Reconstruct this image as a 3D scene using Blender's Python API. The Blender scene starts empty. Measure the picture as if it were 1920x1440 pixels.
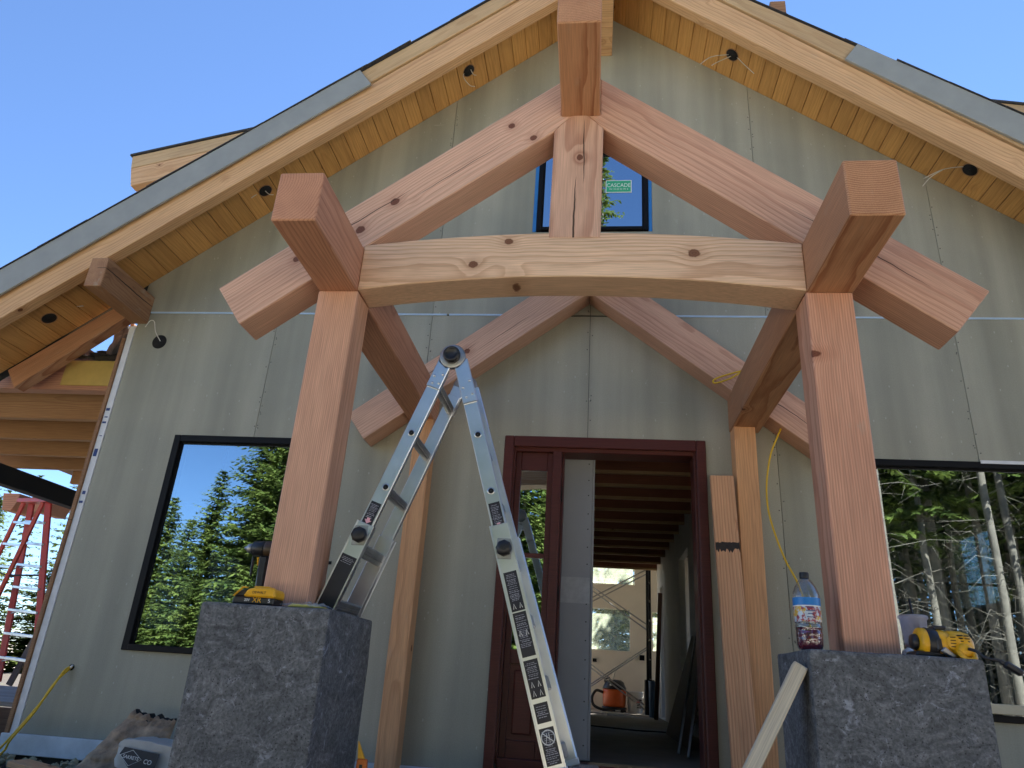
import bpy, bmesh, math, random
from mathutils import Vector, Matrix, noise
R = math.radians
random.seed(7)
scene = bpy.context.scene
C = scene.collection

# ------------------------------------------------------------------ camera, sky, sun, exposure
cam_d = bpy.data.cameras.new('camera'); cam = bpy.data.objects.new('camera', cam_d); C.objects.link(cam)
yaw, pitch, roll = -0.1270, 0.3886, 0.0669
fwd = Vector((math.sin(yaw)*math.cos(pitch), math.cos(yaw)*math.cos(pitch), math.sin(pitch)))
r0 = Vector((math.cos(yaw), -math.sin(yaw), 0)); u0 = r0.cross(fwd)
rt = r0*math.cos(roll)+u0*math.sin(roll); up = -r0*math.sin(roll)+u0*math.cos(roll)
cam.matrix_world = Matrix(((rt.x,up.x,-fwd.x,-0.0641),(rt.y,up.y,-fwd.y,-5.1351),(rt.z,up.z,-fwd.z,0.5072),(0,0,0,1)))
cam_d.sensor_width = 36; cam_d.lens = 36*1335.45/1920
cam_d.clip_start = 0.05; cam_d.clip_end = 2000
scene.camera = cam

SUN_EL, SUN_AZ = R(50), R(20)          # azimuth measured from +Y (behind the house) towards +X
world = bpy.data.worlds.new('World'); scene.world = world; world.use_nodes = True
wn = world.node_tree; bg = wn.nodes['Background']
sky = wn.nodes.new('ShaderNodeTexSky'); sky.sky_type = 'NISHITA'; sky.sun_disc = False
sky.sun_elevation = SUN_EL; sky.sun_rotation = SUN_AZ
sky.altitude = 2500; sky.air_density = 1.0; sky.dust_density = 0.0; sky.ozone_density = 6.5
wn.links.new(sky.outputs[0], bg.inputs[0]); bg.inputs[1].default_value = 0.057
sd = bpy.data.lights.new('sun', 'SUN'); sd.energy = 5.0; sd.angle = R(0.5); sd.color = (1, .95, .87)
so = bpy.data.objects.new('sun', sd); C.objects.link(so)
sdir = Vector((math.sin(SUN_AZ)*math.cos(SUN_EL), math.cos(SUN_AZ)*math.cos(SUN_EL), math.sin(SUN_EL)))
so.rotation_euler = sdir.to_track_quat('Z', 'Y').to_euler(); so.location = (0, 0, 30)
vs = scene.view_settings; vs.view_transform = 'Standard'; vs.look = 'None'; vs.gamma = 1; vs.use_curve_mapping = False
vs.exposure = 2.4
scene.render.engine = 'CYCLES'
scene.cycles.use_denoising = True
scene.cycles.max_bounces = 10; scene.cycles.diffuse_bounces = 5; scene.cycles.transparent_max_bounces = 16
scene.cycles.caustics_reflective = False; scene.cycles.caustics_refractive = False

# ------------------------------------------------------------------ object helpers
WORLD = {}
def link(o, parent=None, M=None):
    C.objects.link(o); M = M or Matrix.Identity(4); o.matrix_basis = M; WORLD[o] = M
    if parent: o.parent = parent; o.matrix_parent_inverse = WORLD[parent].inverted()
    return o
def tag(o, label, cat, group=None):
    o['label'] = label; o['category'] = cat
    if group: o['group'] = group
    return o
def thing(name, label, cat, loc=(0,0,0), group=None):
    o = bpy.data.objects.new(name, None); o.empty_display_size = .2
    link(o, None, Matrix.Translation(loc)); return tag(o, label, cat, group)
def mobj(name, bm, mat, parent=None, M=None, smooth=False):
    me = bpy.data.meshes.new(name)
    bmesh.ops.recalc_face_normals(bm, faces=bm.faces)
    if smooth:
        for f in bm.faces: f.smooth = True
    bm.to_mesh(me); bm.free()
    for m in (mat if isinstance(mat, (list, tuple)) else [mat]): me.materials.append(m)
    return link(bpy.data.objects.new(name, me), parent, M)
def bevel(bm, w, seg=1):
    if w > 0: bmesh.ops.bevel(bm, geom=list(bm.edges), offset=w, segments=seg, affect='EDGES', profile=.6)
def add_box(bm, lo, hi, M=None):
    g = bmesh.ops.create_cube(bm, size=1)['verts']
    T = Matrix.Translation([(a+b)/2 for a, b in zip(lo, hi)]) @ Matrix.Diagonal([b-a for a, b in zip(lo, hi)]+[1])
    bmesh.ops.transform(bm, matrix=(M @ T if M else T), verts=g); return g
def box(name, parent, lo, hi, mat, bev=.004):
    """box given in world coordinates; origin at its centre"""
    c = Vector([(a+b)/2 for a, b in zip(lo, hi)]); bm = bmesh.new()
    add_box(bm, Vector(lo)-c, Vector(hi)-c); bevel(bm, bev)
    return mobj(name, bm, mat, parent, Matrix.Translation(c))
def frame_to(p0, p1, upv=(0,0,1)):
    p0, p1 = Vector(p0), Vector(p1); x = (p1-p0).normalized(); u = Vector(upv)
    if abs(x.dot(u)) > .99: u = Vector((0,1,0))
    y = u.cross(x).normalized(); z = x.cross(y)
    return Matrix(((x.x,y.x,z.x,p0.x),(x.y,y.y,z.y,p0.y),(x.z,y.z,z.z,p0.z),(0,0,0,1)))
def bar(name, parent, p0, p1, w, h, mat, bev=.004, upv=(0,0,1)):
    """timber from p0 to p1; local X runs along it, w across (local Y), h up (local Z)"""
    L = (Vector(p1)-Vector(p0)).length; M = frame_to(p0, p1, upv); bm = bmesh.new()
    add_box(bm, (0,-w/2,-h/2), (L,w/2,h/2)); bevel(bm, bev)
    return mobj(name, bm, mat, parent, M)
def prism(name, parent, pts, y0, y1, mat, ang=0., bev=.004, org=None):
    """polygon pts (x,z) extruded from y0 to y1; local X turned by ang about Y so that grain follows it"""
    ox, oz = org or pts[0]
    M = Matrix.Translation((ox, (y0+y1)/2, oz)) @ Matrix.Rotation(-ang, 4, 'Y'); Mi = M.inverted()
    bm = bmesh.new(); a = [bm.verts.new(Mi @ Vector((x,y0,z))) for x, z in pts]; b = [bm.verts.new(Mi @ Vector((x,y1,z))) for x, z in pts]
    n = len(pts); bm.faces.new(a); bm.faces.new(b[::-1])
    for i in range(n): bm.faces.new((a[i], b[i], b[(i+1)%n], a[(i+1)%n]))
    bmesh.ops.recalc_face_normals(bm, faces=bm.faces); bevel(bm, bev)
    return mobj(name, bm, mat, parent, M)
def add_tube(bm, pts, r, n=8, cap=True):
    pts = [Vector(p) for p in pts]; rings = []
    prev = None
    for i, p in enumerate(pts):
        t = (pts[min(i+1, len(pts)-1)]-pts[max(i-1, 0)]).normalized()
        if prev is None:
            prev = t.orthogonal().normalized()
        a = (prev - t*prev.dot(t)).normalized(); prev = a; b = t.cross(a)
        rr = r[i] if isinstance(r, (list, tuple)) else r
        rings.append([bm.verts.new(p + (a*math.cos(2*math.pi*k/n)+b*math.sin(2*math.pi*k/n))*rr) for k in range(n)])
    for A, B in zip(rings, rings[1:]):
        for k in range(n): bm.faces.new((A[k], A[(k+1)%n], B[(k+1)%n], B[k]))
    if cap: bm.faces.new(rings[0][::-1]); bm.faces.new(rings[-1])
def smooth_path(pts, sub=6):
    P = [Vector(p) for p in pts]; out = []
    for i in range(len(P)-1):
        a, b, c, d = P[max(i-1,0)], P[i], P[i+1], P[min(i+2,len(P)-1)]
        for k in range(sub):
            t = k/sub
            out.append(.5*((2*b)+(c-a)*t+(2*a-5*b+4*c-d)*t*t+(-a+3*b-3*c+d)*t**3))
    return out+[P[-1]]
def tube(name, parent, pts, r, mat, n=8, sub=0, M=None):
    bm = bmesh.new(); add_tube(bm, smooth_path(pts, sub) if sub else pts, r, n)
    return mobj(name, bm, mat, parent, M, smooth=True)
def add_lathe(bm, prof, n=24, M=None, cap=True):
    rings = []
    for r, z in prof:
        rings.append([bm.verts.new((r*math.cos(2*math.pi*k/n), r*math.sin(2*math.pi*k/n), z)) for k in range(n)])
    for A, B in zip(rings, rings[1:]):
        for k in range(n): bm.faces.new((A[k], A[(k+1)%n], B[(k+1)%n], B[k]))
    if cap: bm.faces.new(rings[0][::-1]); bm.faces.new(rings[-1])
    if M: bmesh.ops.transform(bm, matrix=M, verts=[v for rg in rings for v in rg])
def lathe(name, parent, prof, mat, M, n=24, cap=True):
    bm = bmesh.new(); add_lathe(bm, prof, n, None, cap)
    o = mobj(name, bm, mat, parent, M, smooth=True)
    return o
def text(name, parent, s, size, mat, M, ext=.0006, align='CENTER', sx=1.):
    cu = bpy.data.curves.new(name, 'FONT'); cu.body = s; cu.size = size; cu.extrude = ext; cu.align_x = align; cu.align_y = 'CENTER'
    cu.materials.append(mat); o = bpy.data.objects.new(name, cu); C.objects.link(o)
    me = bpy.data.meshes.new_from_object(o.evaluated_get(bpy.context.evaluated_depsgraph_get())); bpy.data.objects.remove(o)   # plain mesh lettering
    if not me.materials: me.materials.append(mat)
    return link(bpy.data.objects.new(name, me), parent, M @ Matrix.Diagonal((sx,1,1,1)))
FACE = Matrix.Rotation(R(90), 4, 'X')       # local XY -> world XZ, facing -Y
def at(x, y, z): return Matrix.Translation((x, y, z))

# ------------------------------------------------------------------ material helpers
class NT:
    def __init__(s, name):
        s.m = bpy.data.materials.new(name); s.m.use_nodes = True; s.t = s.m.node_tree; s.t.nodes.clear()
        s.out = s.t.nodes.new('ShaderNodeOutputMaterial')
    def n(s, typ, ins=None, **kw):
        nd = s.t.nodes.new('ShaderNode'+typ)
        for k, v in kw.items(): setattr(nd, k, v)
        for k, v in (ins or {}).items():
            sk = nd.inputs[k]
            if isinstance(v, bpy.types.NodeSocket): s.t.links.new(v, sk)
            else: sk.default_value = v
        return nd
    def math(s, op, a, b=0., c=None, clamp=False):
        ins = {0: a, 1: b}
        if c is not None: ins[2] = c
        return s.n('Math', ins, operation=op, use_clamp=clamp).outputs[0]
    def vmath(s, op, a, b=(0,0,0)):
        nd = s.n('VectorMath', {0: a, 1: b}, operation=op); return nd.outputs[1] if op in ('LENGTH','DISTANCE') else nd.outputs[0]
    def mix(s, f, a, b, mode='MIX'):
        nd = s.n('MixRGB', {0: f, 1: a, 2: b}, blend_type=mode); return nd.outputs[0]
    def ramp(s, f, stops):
        nd = s.n('ValToRGB', {0: f}); e = nd.color_ramp.elements
        while len(e) < len(stops): e.new(.5)
        for i, (p, c) in enumerate(stops):
            e[i].position = p; e[i].color = (c, c, c, 1) if isinstance(c, (int, float)) else (*c, 1)
        return nd.outputs[0]
    def noise(s, vec, scale, detail=3., rough=.55, dist=0.):
        return s.n('TexNoise', {'Vector': vec, 'Scale': scale, 'Detail': detail, 'Roughness': rough, 'Distortion': dist})
    def obj(s): return s.n('TexCoord').outputs['Object']
    def rand(s): return s.n('ObjectInfo').outputs['Random']
    def bump(s, h, strength=.3, dist=.002):
        return s.n('Bump', {'Height': h, 'Strength': strength, 'Distance': dist}).outputs[0]
    def bsdf(s, color, rough=.5, metal=0., normal=None, **kw):
        ins = {'Base Color': color if isinstance(color, bpy.types.NodeSocket) else (*color, 1), 'Roughness': rough, 'Metallic': metal}
        if normal is not None: ins['Normal'] = normal
        ins.update(kw); p = s.n('BsdfPrincipled', ins)
        s.t.links.new(p.outputs[0], s.out.inputs[0]); return p
    def surface(s, sh): s.t.links.new(sh, s.out.inputs[0])

def scale_vec(N, v, k): return N.vmath('MULTIPLY', v, k)

def wood(name, light, dark, ring=.011, pith=(.16,.07), knots=(), cracks=(), grain=.55, tone=.16, rough=.6, knotty=.6, marks=0., fib=.5, warp=.055, bendk=.022):
    """sawn softwood: growth rings round an off-centre pith running along local X, knots the rings bend round, checks, fibre"""
    N = NT(name); P = N.obj(); rnd = N.rand()
    off = N.n('CombineXYZ', {0: N.math('MULTIPLY', rnd, 31.7), 1: N.math('MULTIPLY', rnd, 17.3), 2: N.math('MULTIPLY', rnd, 11.9)}).outputs[0]
    Q = N.vmath('ADD', P, off)
    w1 = N.noise(scale_vec(N, Q, (.9,3.2,3.2)), 1., 2.)
    w2 = N.noise(scale_vec(N, Q, (5.,18.,18.)), 1., 2.)
    sep = N.n('SeparateXYZ', {0: P})
    py = N.math('ADD', pith[0], N.math('MULTIPLY', N.math('SUBTRACT', rnd, .5), .16))
    y = N.math('SUBTRACT', sep.outputs[1], py); z = N.math('SUBTRACT', sep.outputs[2], pith[1])
    r = N.math('SQRT', N.math('ADD', N.math('MULTIPLY', y, y), N.math('MULTIPLY', z, z)))
    r = N.math('ADD', r, N.math('MULTIPLY', N.math('SUBTRACT', w1.outputs[0], .5), warp))
    r = N.math('ADD', r, N.math('MULTIPLY', N.math('SUBTRACT', w2.outputs[0], .5), .006))
    # scattered knots
    vc = (1.5, 5., 5.)
    vor = N.n('TexVoronoi', {'Vector': scale_vec(N, Q, vc), 'Scale': 1., 'Randomness': 1.}, feature='F1')
    dv = N.vmath('SUBTRACT', scale_vec(N, Q, vc), vor.outputs['Position'])
    d = N.vmath('LENGTH', N.vmath('DIVIDE', dv, (vc[0]*1.25, vc[1], vc[2])))
    keep = N.math('GREATER_THAN', N.n('SeparateColor', {0: vor.outputs['Color']}).outputs[0], 1-knotty)
    d = N.math('ADD', d, N.math('MULTIPLY', N.math('SUBTRACT', 1., keep), 9.))
    kd = N.math('DIVIDE', d, .017)
    for kx, ky, kz, kr in knots:
        dd = N.vmath('LENGTH', N.vmath('MULTIPLY', N.vmath('SUBTRACT', P, (kx,ky,kz)), (.8,.35,1.)))
        kd = N.math('MINIMUM', kd, N.math('DIVIDE', dd, kr))
    wob = N.math('MULTIPLY', N.math('SUBTRACT', N.noise(Q, 55., 2.).outputs[0], .5), .5)
    kdw = N.math('ADD', kd, wob)
    bend = N.math('EXPONENT', N.math('MULTIPLY', N.math('MULTIPLY', kd, kd), -.16))
    r = N.math('ADD', r, N.math('MULTIPLY', bend, bendk))
    rg = N.math('FRACT', N.math('DIVIDE', r, ring))
    late = N.ramp(rg, [(0., .12), (.5, .18), (.82, .95), (.93, 1.), (1., .1)])
    vr = N.noise(scale_vec(N, Q, (.6,6.,6.)), 1., 3.)
    late = N.math('MULTIPLY', late, N.math('ADD', .45, N.math('MULTIPLY', vr.outputs[0], 1.1)))
    col = N.mix(N.math('MULTIPLY', late, grain, clamp=True), (*light, 1), (*dark, 1))
    fibn = N.noise(scale_vec(N, Q, (5.,260.,260.)), 1., 2.)
    col = N.mix(fib, col, N.ramp(fibn.outputs[0], [(.3, .62), (.7, 1.25)]), 'MULTIPLY')
    blot = N.noise(scale_vec(N, Q, (1.3,7.,7.)), 1., 3.)
    col = N.mix(.55, col, N.ramp(blot.outputs[0], [(.25, (1-tone*1.6, 1-tone*1.9, 1-tone*2.)), (.6, 1.), (.85, (1+tone*.5, 1+tone*.45, 1+tone*.35))]), 'MULTIPLY')
    tn = N.math('ADD', 1-tone*.6, N.math('MULTIPLY', rnd, tone*1.2))
    col = N.mix(1., col, N.n('CombineColor', {0: tn, 1: tn, 2: tn}).outputs[0], 'MULTIPLY')
    # knot colour: dark rim, redder heart with its own rings
    krg = N.math('FRACT', N.math('MULTIPLY', kdw, 2.6))
    kcol = N.mix(N.math('MULTIPLY', krg, .6), (dark[0]*.46, dark[1]*.36, dark[2]*.32, 1), (dark[0]*.16, dark[1]*.12, dark[2]*.11, 1))
    km = N.ramp(N.math('MULTIPLY', kdw, .5), [(.42, 1.), (.52, 0.)])
    halo = N.ramp(N.math('MULTIPLY', kdw, .25), [(.2, .42), (.75, 0.)])
    col = N.mix(halo, col, (dark[0]*.8, dark[1]*.72, dark[2]*.65, 1)); col = N.mix(km, col, kcol)
    hgt = N.math('ADD', N.math('MULTIPLY', late, .5), N.math('MULTIPLY', fibn.outputs[0], .7))
    # checks (drying cracks): (axis, value, x0, x1, halfwidth, side axis, side sign)
    for ax, v0, x0, x1, hw, sa, ss in cracks:
        q = N.math('SUBTRACT', sep.outputs[ax], v0)
        q = N.math('ABSOLUTE', N.math('ADD', q, N.math('MULTIPLY', N.math('SUBTRACT', N.noise(scale_vec(N, P, (3.5,0,0)), 1., 3.).outputs[0], .5), .03)))
        xm = (x0+x1)/2; xl = abs(x1-x0)/2
        tap = N.math('SUBTRACT', 1., N.math('POWER', N.math('DIVIDE', N.math('ABSOLUTE', N.math('SUBTRACT', sep.outputs[0], xm)), xl), 2.), clamp=True)
        msk = N.math('LESS_THAN', q, N.math('MULTIPLY', tap, hw))
        msk = N.math('MULTIPLY', msk, N.math('GREATER_THAN', N.math('MULTIPLY', sep.outputs[sa], ss), 0.))
        col = N.mix(N.math('MULTIPLY', msk, .9), col, (.035,.018,.010,1)); hgt = N.math('SUBTRACT', hgt, N.math('MULTIPLY', msk, 3.))
    if marks:
        sm = N.noise(scale_vec(N, Q, (3.,7.,7.)), 1.6, 5., .7)
        col = N.mix(N.math('MULTIPLY', N.ramp(sm.outputs[0], [(.60, 0.), (.72, 1.)]), marks), col, (.42,.38,.30,1))
        sm2 = N.noise(scale_vec(N, Q, (1.3,9.,9.)), 1.1, 4., .6)
        col = N.mix(N.math('MULTIPLY', N.ramp(sm2.outputs[0], [(.60, 0.), (.75, 1.)]), marks*.6), col, (dark[0]*.5,dark[1]*.5,dark[2]*.55,1))
    N.bsdf(col, N.math('ADD', rough-.06, N.math('MULTIPLY', blot.outputs[0], .14)), normal=N.bump(hgt, .35, .0012), **{'Specular IOR Level': .32})
    return N.m

def plain(name, col, rough=.5, metal=0., var=.12, scale=9., bmp=0., spec=.5):
    """paint, plastic or metal with a little uneven wear"""
    N = NT(name); P = N.obj(); a = N.noise(P, scale, 5., .62); b = N.noise(P, scale*9, 3., .6)
    c = N.mix(1., (*col, 1), N.ramp(a.outputs[0], [(.25, 1-var), (.75, 1+var*.6)]), 'MULTIPLY')
    rr = N.math('ADD', rough-.08, N.math('MULTIPLY', a.outputs[0], .16))
    N.bsdf(c, rr, metal, normal=(N.bump(b.outputs[0], bmp, .002) if bmp else None), **{'Specular IOR Level': spec}); return N.m

def wallboard():
    N = NT('grey green sheathing board'); P = N.n('TexCoord').outputs['Object']; rnd = N.rand()
    off = N.n('CombineXYZ', {0: N.math('MULTIPLY', rnd, 9.1), 1: 0., 2: N.math('MULTIPLY', rnd, 5.3)}).outputs[0]; Q = N.vmath('ADD', P, off)
    st = N.noise(scale_vec(N, Q, (2.7,1.,.14)), 1.4, 2., .5); st2 = N.noise(scale_vec(N, Q, (11.,1.,.7)), 1., 3., .6)
    cl = N.noise(Q, 1.7, 4., .6); fine = N.noise(Q, 130., 3., .6)
    c = N.mix(N.ramp(st.outputs[0], [(.34, 0.), (.64, 1.)]), (.300,.301,.246,1), (.405,.400,.328,1))
    c = N.mix(.35, c, N.ramp(st2.outputs[0], [(.3, .82), (.7, 1.12)]), 'MULTIPLY')
    c = N.mix(.5, c, N.ramp(cl.outputs[0], [(.3, (.84,.86,.86)), (.7, (1.10,1.08,1.04))]), 'MULTIPLY')
    c = N.mix(.35, c, N.ramp(fine.outputs[0], [(.3, .75), (.7, 1.2)]), 'MULTIPLY')
    sc = N.noise(scale_vec(N, Q, (9.,1.,3.2)), 2.4, 5., .74); msk = N.noise(Q, 1.1, 3.)
    scm = N.math('MULTIPLY', N.ramp(sc.outputs[0], [(.61, 0.), (.72, 1.)]), N.ramp(msk.outputs[0], [(.42, 0.), (.62, .7)]))
    c = N.mix(scm, c, (.44,.44,.38,1))
    sp = N.n('TexVoronoi', {'Vector': scale_vec(N, Q, (1.,1.,.5)), 'Scale': 21.}); spm = N.math('MULTIPLY', N.math('LESS_THAN', sp.outputs['Distance'], .10), N.math('GREATER_THAN', N.n('SeparateColor', {0: sp.outputs['Color']}).outputs[1], .93))
    c = N.mix(N.math('MULTIPLY', spm, .45), c, (.55,.55,.50,1))
    sl = N.noise(scale_vec(N, Q, (2.,1.,60.)), 1.2, 2., .5, .4); slm = N.math('MULTIPLY', N.ramp(sl.outputs[0], [(.735, 0.), (.75, 1.)]), N.ramp(msk.outputs[0], [(.5, 0.), (.62, .35)]))
    c = N.mix(slm, c, (.5,.5,.45,1))
    N.bsdf(c, .62, normal=N.bump(fine.outputs[0], .15, .001), **{'Specular IOR Level': .4}); return N.m

def concrete():
    N = NT('dark trowelled concrete'); P = N.obj(); rnd = N.rand()
    Q = N.vmath('ADD', P, N.n('CombineXYZ', {0: N.math('MULTIPLY', rnd, 7.), 1: 0., 2: 0.}).outputs[0])
    big = N.noise(Q, 2.6, 4., .6, .8); gr = N.noise(Q, 85., 4., .7)
    wv = N.vmath('SUBTRACT', N.noise(Q, 2.3, 3., .6).outputs['Color'], (.5,.5,.5)); Q2 = N.vmath('ADD', Q, scale_vec(N, wv, (.55,.55,.55)))
    sw = N.noise(scale_vec(N, Q2, (5.5,5.5,17.)), 1.6, 7., .78, .6); st = N.noise(scale_vec(N, Q2, (26.,26.,7.)), 1.2, 6., .75, .5)
    c = N.ramp(sw.outputs[0], [(.28, (.075,.079,.084)), (.46, (.135,.141,.148)), (.58, (.19,.197,.206)), (.74, (.34,.35,.37))])
    c = N.mix(.55, c, N.ramp(st.outputs[0], [(.32, .50), (.68, 1.55)]), 'MULTIPLY')
    c = N.mix(.55, c, N.ramp(big.outputs[0], [(.3, (.80,.82,.85)), (.7, (1.22,1.18,1.13))]), 'MULTIPLY')
    c = N.mix(.6, c, N.ramp(gr.outputs[0], [(.32, .35), (.70, 1.6)]), 'MULTIPLY')
    pale = N.noise(Q, 13., 6., .75, 1.); c = N.mix(N.ramp(pale.outputs[0], [(.575, 0.), (.70, .8)]), c, (.48,.51,.58,1))  # pale trowel smears with bluish highlights painted in
    v = N.n('TexVoronoi', {'Vector': Q, 'Scale': 62.}); pit = N.math('LESS_THAN', v.outputs['Distance'], .17)
    c = N.mix(N.math('MULTIPLY', pit, .7), c, (.02,.02,.022,1))
    h = N.math('ADD', N.math('MULTIPLY', sw.outputs[0], 1.2), N.math('ADD', N.math('MULTIPLY', gr.outputs[0], .5), N.math('MULTIPLY', st.outputs[0], .8)))
    h = N.math('SUBTRACT', h, N.math('MULTIPLY', pit, .9))
    N.bsdf(c, .72, normal=N.bump(h, .9, .006), **{'Specular IOR Level': .4}); return N.m

def glass(name, refl=.45, tint=(.85,.9,.88), dirt=0.):
    N = NT(name)
    fr = N.n('LayerWeight', {'Blend': .35}).outputs['Fresnel']
    f = N.math('ADD', refl, N.math('MULTIPLY', fr, .5), clamp=True)
    nz = N.noise(N.obj(), 1.3, 1.)
    g = N.n('BsdfGlossy', {'Color': (.74,.90,1,1), 'Roughness': .0, 'Normal': N.bump(nz.outputs[0], .06, .02)}); t = N.n('BsdfTransparent', {'Color': (*tint, 1)})
    m = N.n('MixShader', {0: f, 1: t.outputs[0], 2: g.outputs[0]}).outputs[0]
    if dirt:
        s = N.noise(scale_vec(N, N.obj(), (3,1,1)), 2.5, 5., .7); d = N.n('BsdfDiffuse', {'Color': (.7,.72,.68,1)})
        m = N.n('MixShader', {0: N.math('MULTIPLY', N.ramp(s.outputs[0], [(.4, .3), (.75, 1.)]), dirt), 1: m, 2: d.outputs[0]}).outputs[0]
    N.surface(m); return N.m

def film(name, col=(.8,.82,.78), tr=.5, cl=.3):
    N = NT(name); n = N.noise(N.obj(), 6., 5., .7)
    d = N.n('BsdfDiffuse', {'Color': (*col, 1)}); t = N.n('BsdfTranslucent', {'Color': (*col, 1)}); x = N.n('BsdfTransparent', {'Color': (1,1,1,1)})
    a = N.n('MixShader', {0: tr, 1: d.outputs[0], 2: t.outputs[0]}); f = N.math('MULTIPLY', N.ramp(n.outputs[0], [(.3, .6), (.7, 1.3)]), cl, clamp=True)
    N.surface(N.n('MixShader', {0: f, 1: a.outputs[0], 2: x.outputs[0]}).outputs[0]); return N.m

def leaf(name, c1, c2, tr=.35):
    N = NT(name); g = N.n('NewGeometry'); n = N.noise(g.outputs['Position'], 1.1, 3., .6); n2 = N.noise(g.outputs['Position'], 9., 2.)
    c = N.mix(N.ramp(n.outputs[0], [(.35, 0.), (.65, 1.)]), (*c1, 1), (*c2, 1))
    c = N.mix(.5, c, N.ramp(n2.outputs[0], [(.3, .65), (.7, 1.3)]), 'MULTIPLY')
    d = N.n('BsdfDiffuse', {'Color': c}); t = N.n('BsdfTranslucent', {'Color': c})
    N.surface(N.n('MixShader', {0: tr, 1: d.outputs[0], 2: t.outputs[0]}).outputs[0]); return N.m

FIR_L, FIR_D = (.62,.33,.205), (.38,.145,.08)
W_FIR = wood('douglas fir', FIR_L, FIR_D, .012, (.17,.09))
W_FIR2 = wood('douglas fir edge grain', (0.600,0.330,0.180), (0.340,0.130,0.057), .0105, (.05,.33), grain=.75, knotty=.12, marks=.2, warp=.03)
W_POST = wood('pale fir post', (0.720,0.426,0.293), (0.500,0.241,0.148), .0085, (.34,.05), grain=.55, knotty=.0, warp=.02)
W_POSTR = wood('red grained fir post', (0.740,0.413,0.280), (0.500,0.213,0.123), .0105, (.36,.06), grain=.7, knotty=.0, warp=.022, marks=.3, knots=((1.28,-.1,-.09,.014),))
W_TIE = wood('tie beam fir', (0.820,0.583,0.395), (0.560,0.330,0.193), .0095, (.16,-.10), knots=((.758,-.095,.085,.020),(.585,-.095,-.05,.021),(1.68,-.095,.012,.025),(.80,.0,-.11,.022)), knotty=.0, grain=.7, warp=.034, bendk=.013)
W_KING = wood('king post fir', (0.680,0.435,0.310), (0.460,0.241,0.161), .016, (.26,.0), knots=((.53,-.1,-.015,.017),), cracks=((2,.005,-.25,.42,.005,1,-1),(2,-.035,.35,.80,.0035,1,-1)), knotty=.05, grain=.75)
W_RAF = wood('truss rafter fir', (0.690,0.449,0.326), (0.480,0.249,0.170), .0105, (.2,-.22), knots=((.48,-.1,-.07,.017),(.42,-.1,.03,.018),(1.02,-.1,.02,.022),(.78,-.1,-.02,.022)), cracks=((2,.035,.55,1.15,.003,1,-1),(2,-.02,1.1,1.7,.002,1,-1)), knotty=.3, warp=.035, bendk=.012)
W_RAFR = wood('right truss rafter fir', (0.670,0.408,0.288), (0.440,0.208,0.136), .0105, (.25,-.1), knots=((.75,-.1,.05,.016),), cracks=((2,.0,.2,.95,.0035,1,-1),), knotty=.35, warp=.035, bendk=.012)
W_TRIM = wood('barge rafter fir', (.72,.46,.245), (.48,.24,.105), .014, (.15,.12), knotty=.5, marks=.15)
W_SUB = wood('sub fascia spruce', (.60,.42,.23), (.44,.26,.12), .012, (.2,.02), knotty=.75, grain=.4)
W_SOF = wood('soffit pine', (.66,.37,.125), (.46,.22,.06), .016, (.03,.12), knotty=.75, grain=.4, tone=.16)
W_STUD = wood('stud lumber', (0.720,0.403,0.204), (0.520,0.250,0.111), .011, (.05,.10), knots=((.9,.05,.02,.02),(1.4,.0,.05,.018)), knotty=.85, grain=.5, marks=.2)
W_CEDAR = wood('fresh sawn red plank', (0.720,0.418,0.238), (0.480,0.190,0.090), .017, (.10,.10), knotty=.15, grain=.6)
W_PALE = wood('pale two by four', (.74,.66,.50), (.58,.47,.31), .010, (.06,.08), knotty=.2, grain=.4)
W_GREY = wood('grey weathered boards', (.34,.30,.28), (.20,.17,.15), .010, (.06,.08), knotty=.3, grain=.5, tone=.3, marks=.3)
W_BROWN = wood('brown stained boards', (.17,.085,.05), (.10,.045,.025), .012, (.08,.06), knotty=.2, rough=.5)
W_MAHOG = wood('mahogany door', (.105,.028,.022), (.058,.016,.012), .009, (.05,.2), knotty=.0, grain=.5, rough=.38, tone=.12)
W_JOIST = wood('dark ceiling joist', (.34,.14,.08), (.22,.08,.045), .012, (.04,.06), knotty=.4)
W_JOI2 = wood('porch joist fir', (.42,.235,.10), (.25,.12,.045), .012, (.04,.08), knotty=.4)
W_OLD = wood('weathered stub beam', (.40,.225,.115), (.22,.10,.05), .011, (.1,.05), cracks=((2,.035,-.1,.75,.006,1,-1),), knotty=.4, marks=.5, tone=.3)
M_WALL = wallboard(); M_CONC = concrete()
M_FASC = plain('grey primed trim', (.315,.335,.325), .55, var=.12, scale=5., bmp=.08)
M_DARK = plain('dark gap', (.012,.012,.013), .9); M_SHEATH = plain('dark wall membrane', (.05,.055,.05), .9)
M_BLACK = plain('black frame paint', (.006,.006,.007), .55, spec=.2); M_BLKP = plain('black plastic', (.016,.016,.018), .42, bmp=.1, scale=30.)
M_ALU = plain('brushed aluminium', (.74,.76,.79), .33, 1., var=.10, scale=7.); M_ALUD = plain('dull aluminium', (.42,.42,.42), .42, .9, var=.25, scale=12.)
M_FLASH = plain('pale blue flashing film', (.50,.66,.86), .3, 0.); M_SHING = plain('dark roof shingle', (.05,.05,.055), .9, var=.4, bmp=.5, scale=30.)
M_WHITE = plain('white housewrap', (.74,.76,.78), .6, var=.12, scale=14.); M_WHITEP = plain('white print', (.85,.85,.83), .6, var=.05)
M_FOAM = plain('white base insulation', (.66,.72,.78), .7, var=.2, scale=8., bmp=.3); M_YEL = plain('yellow tool plastic', (.85,.44,.012), .38, var=.14, scale=22.)
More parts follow.
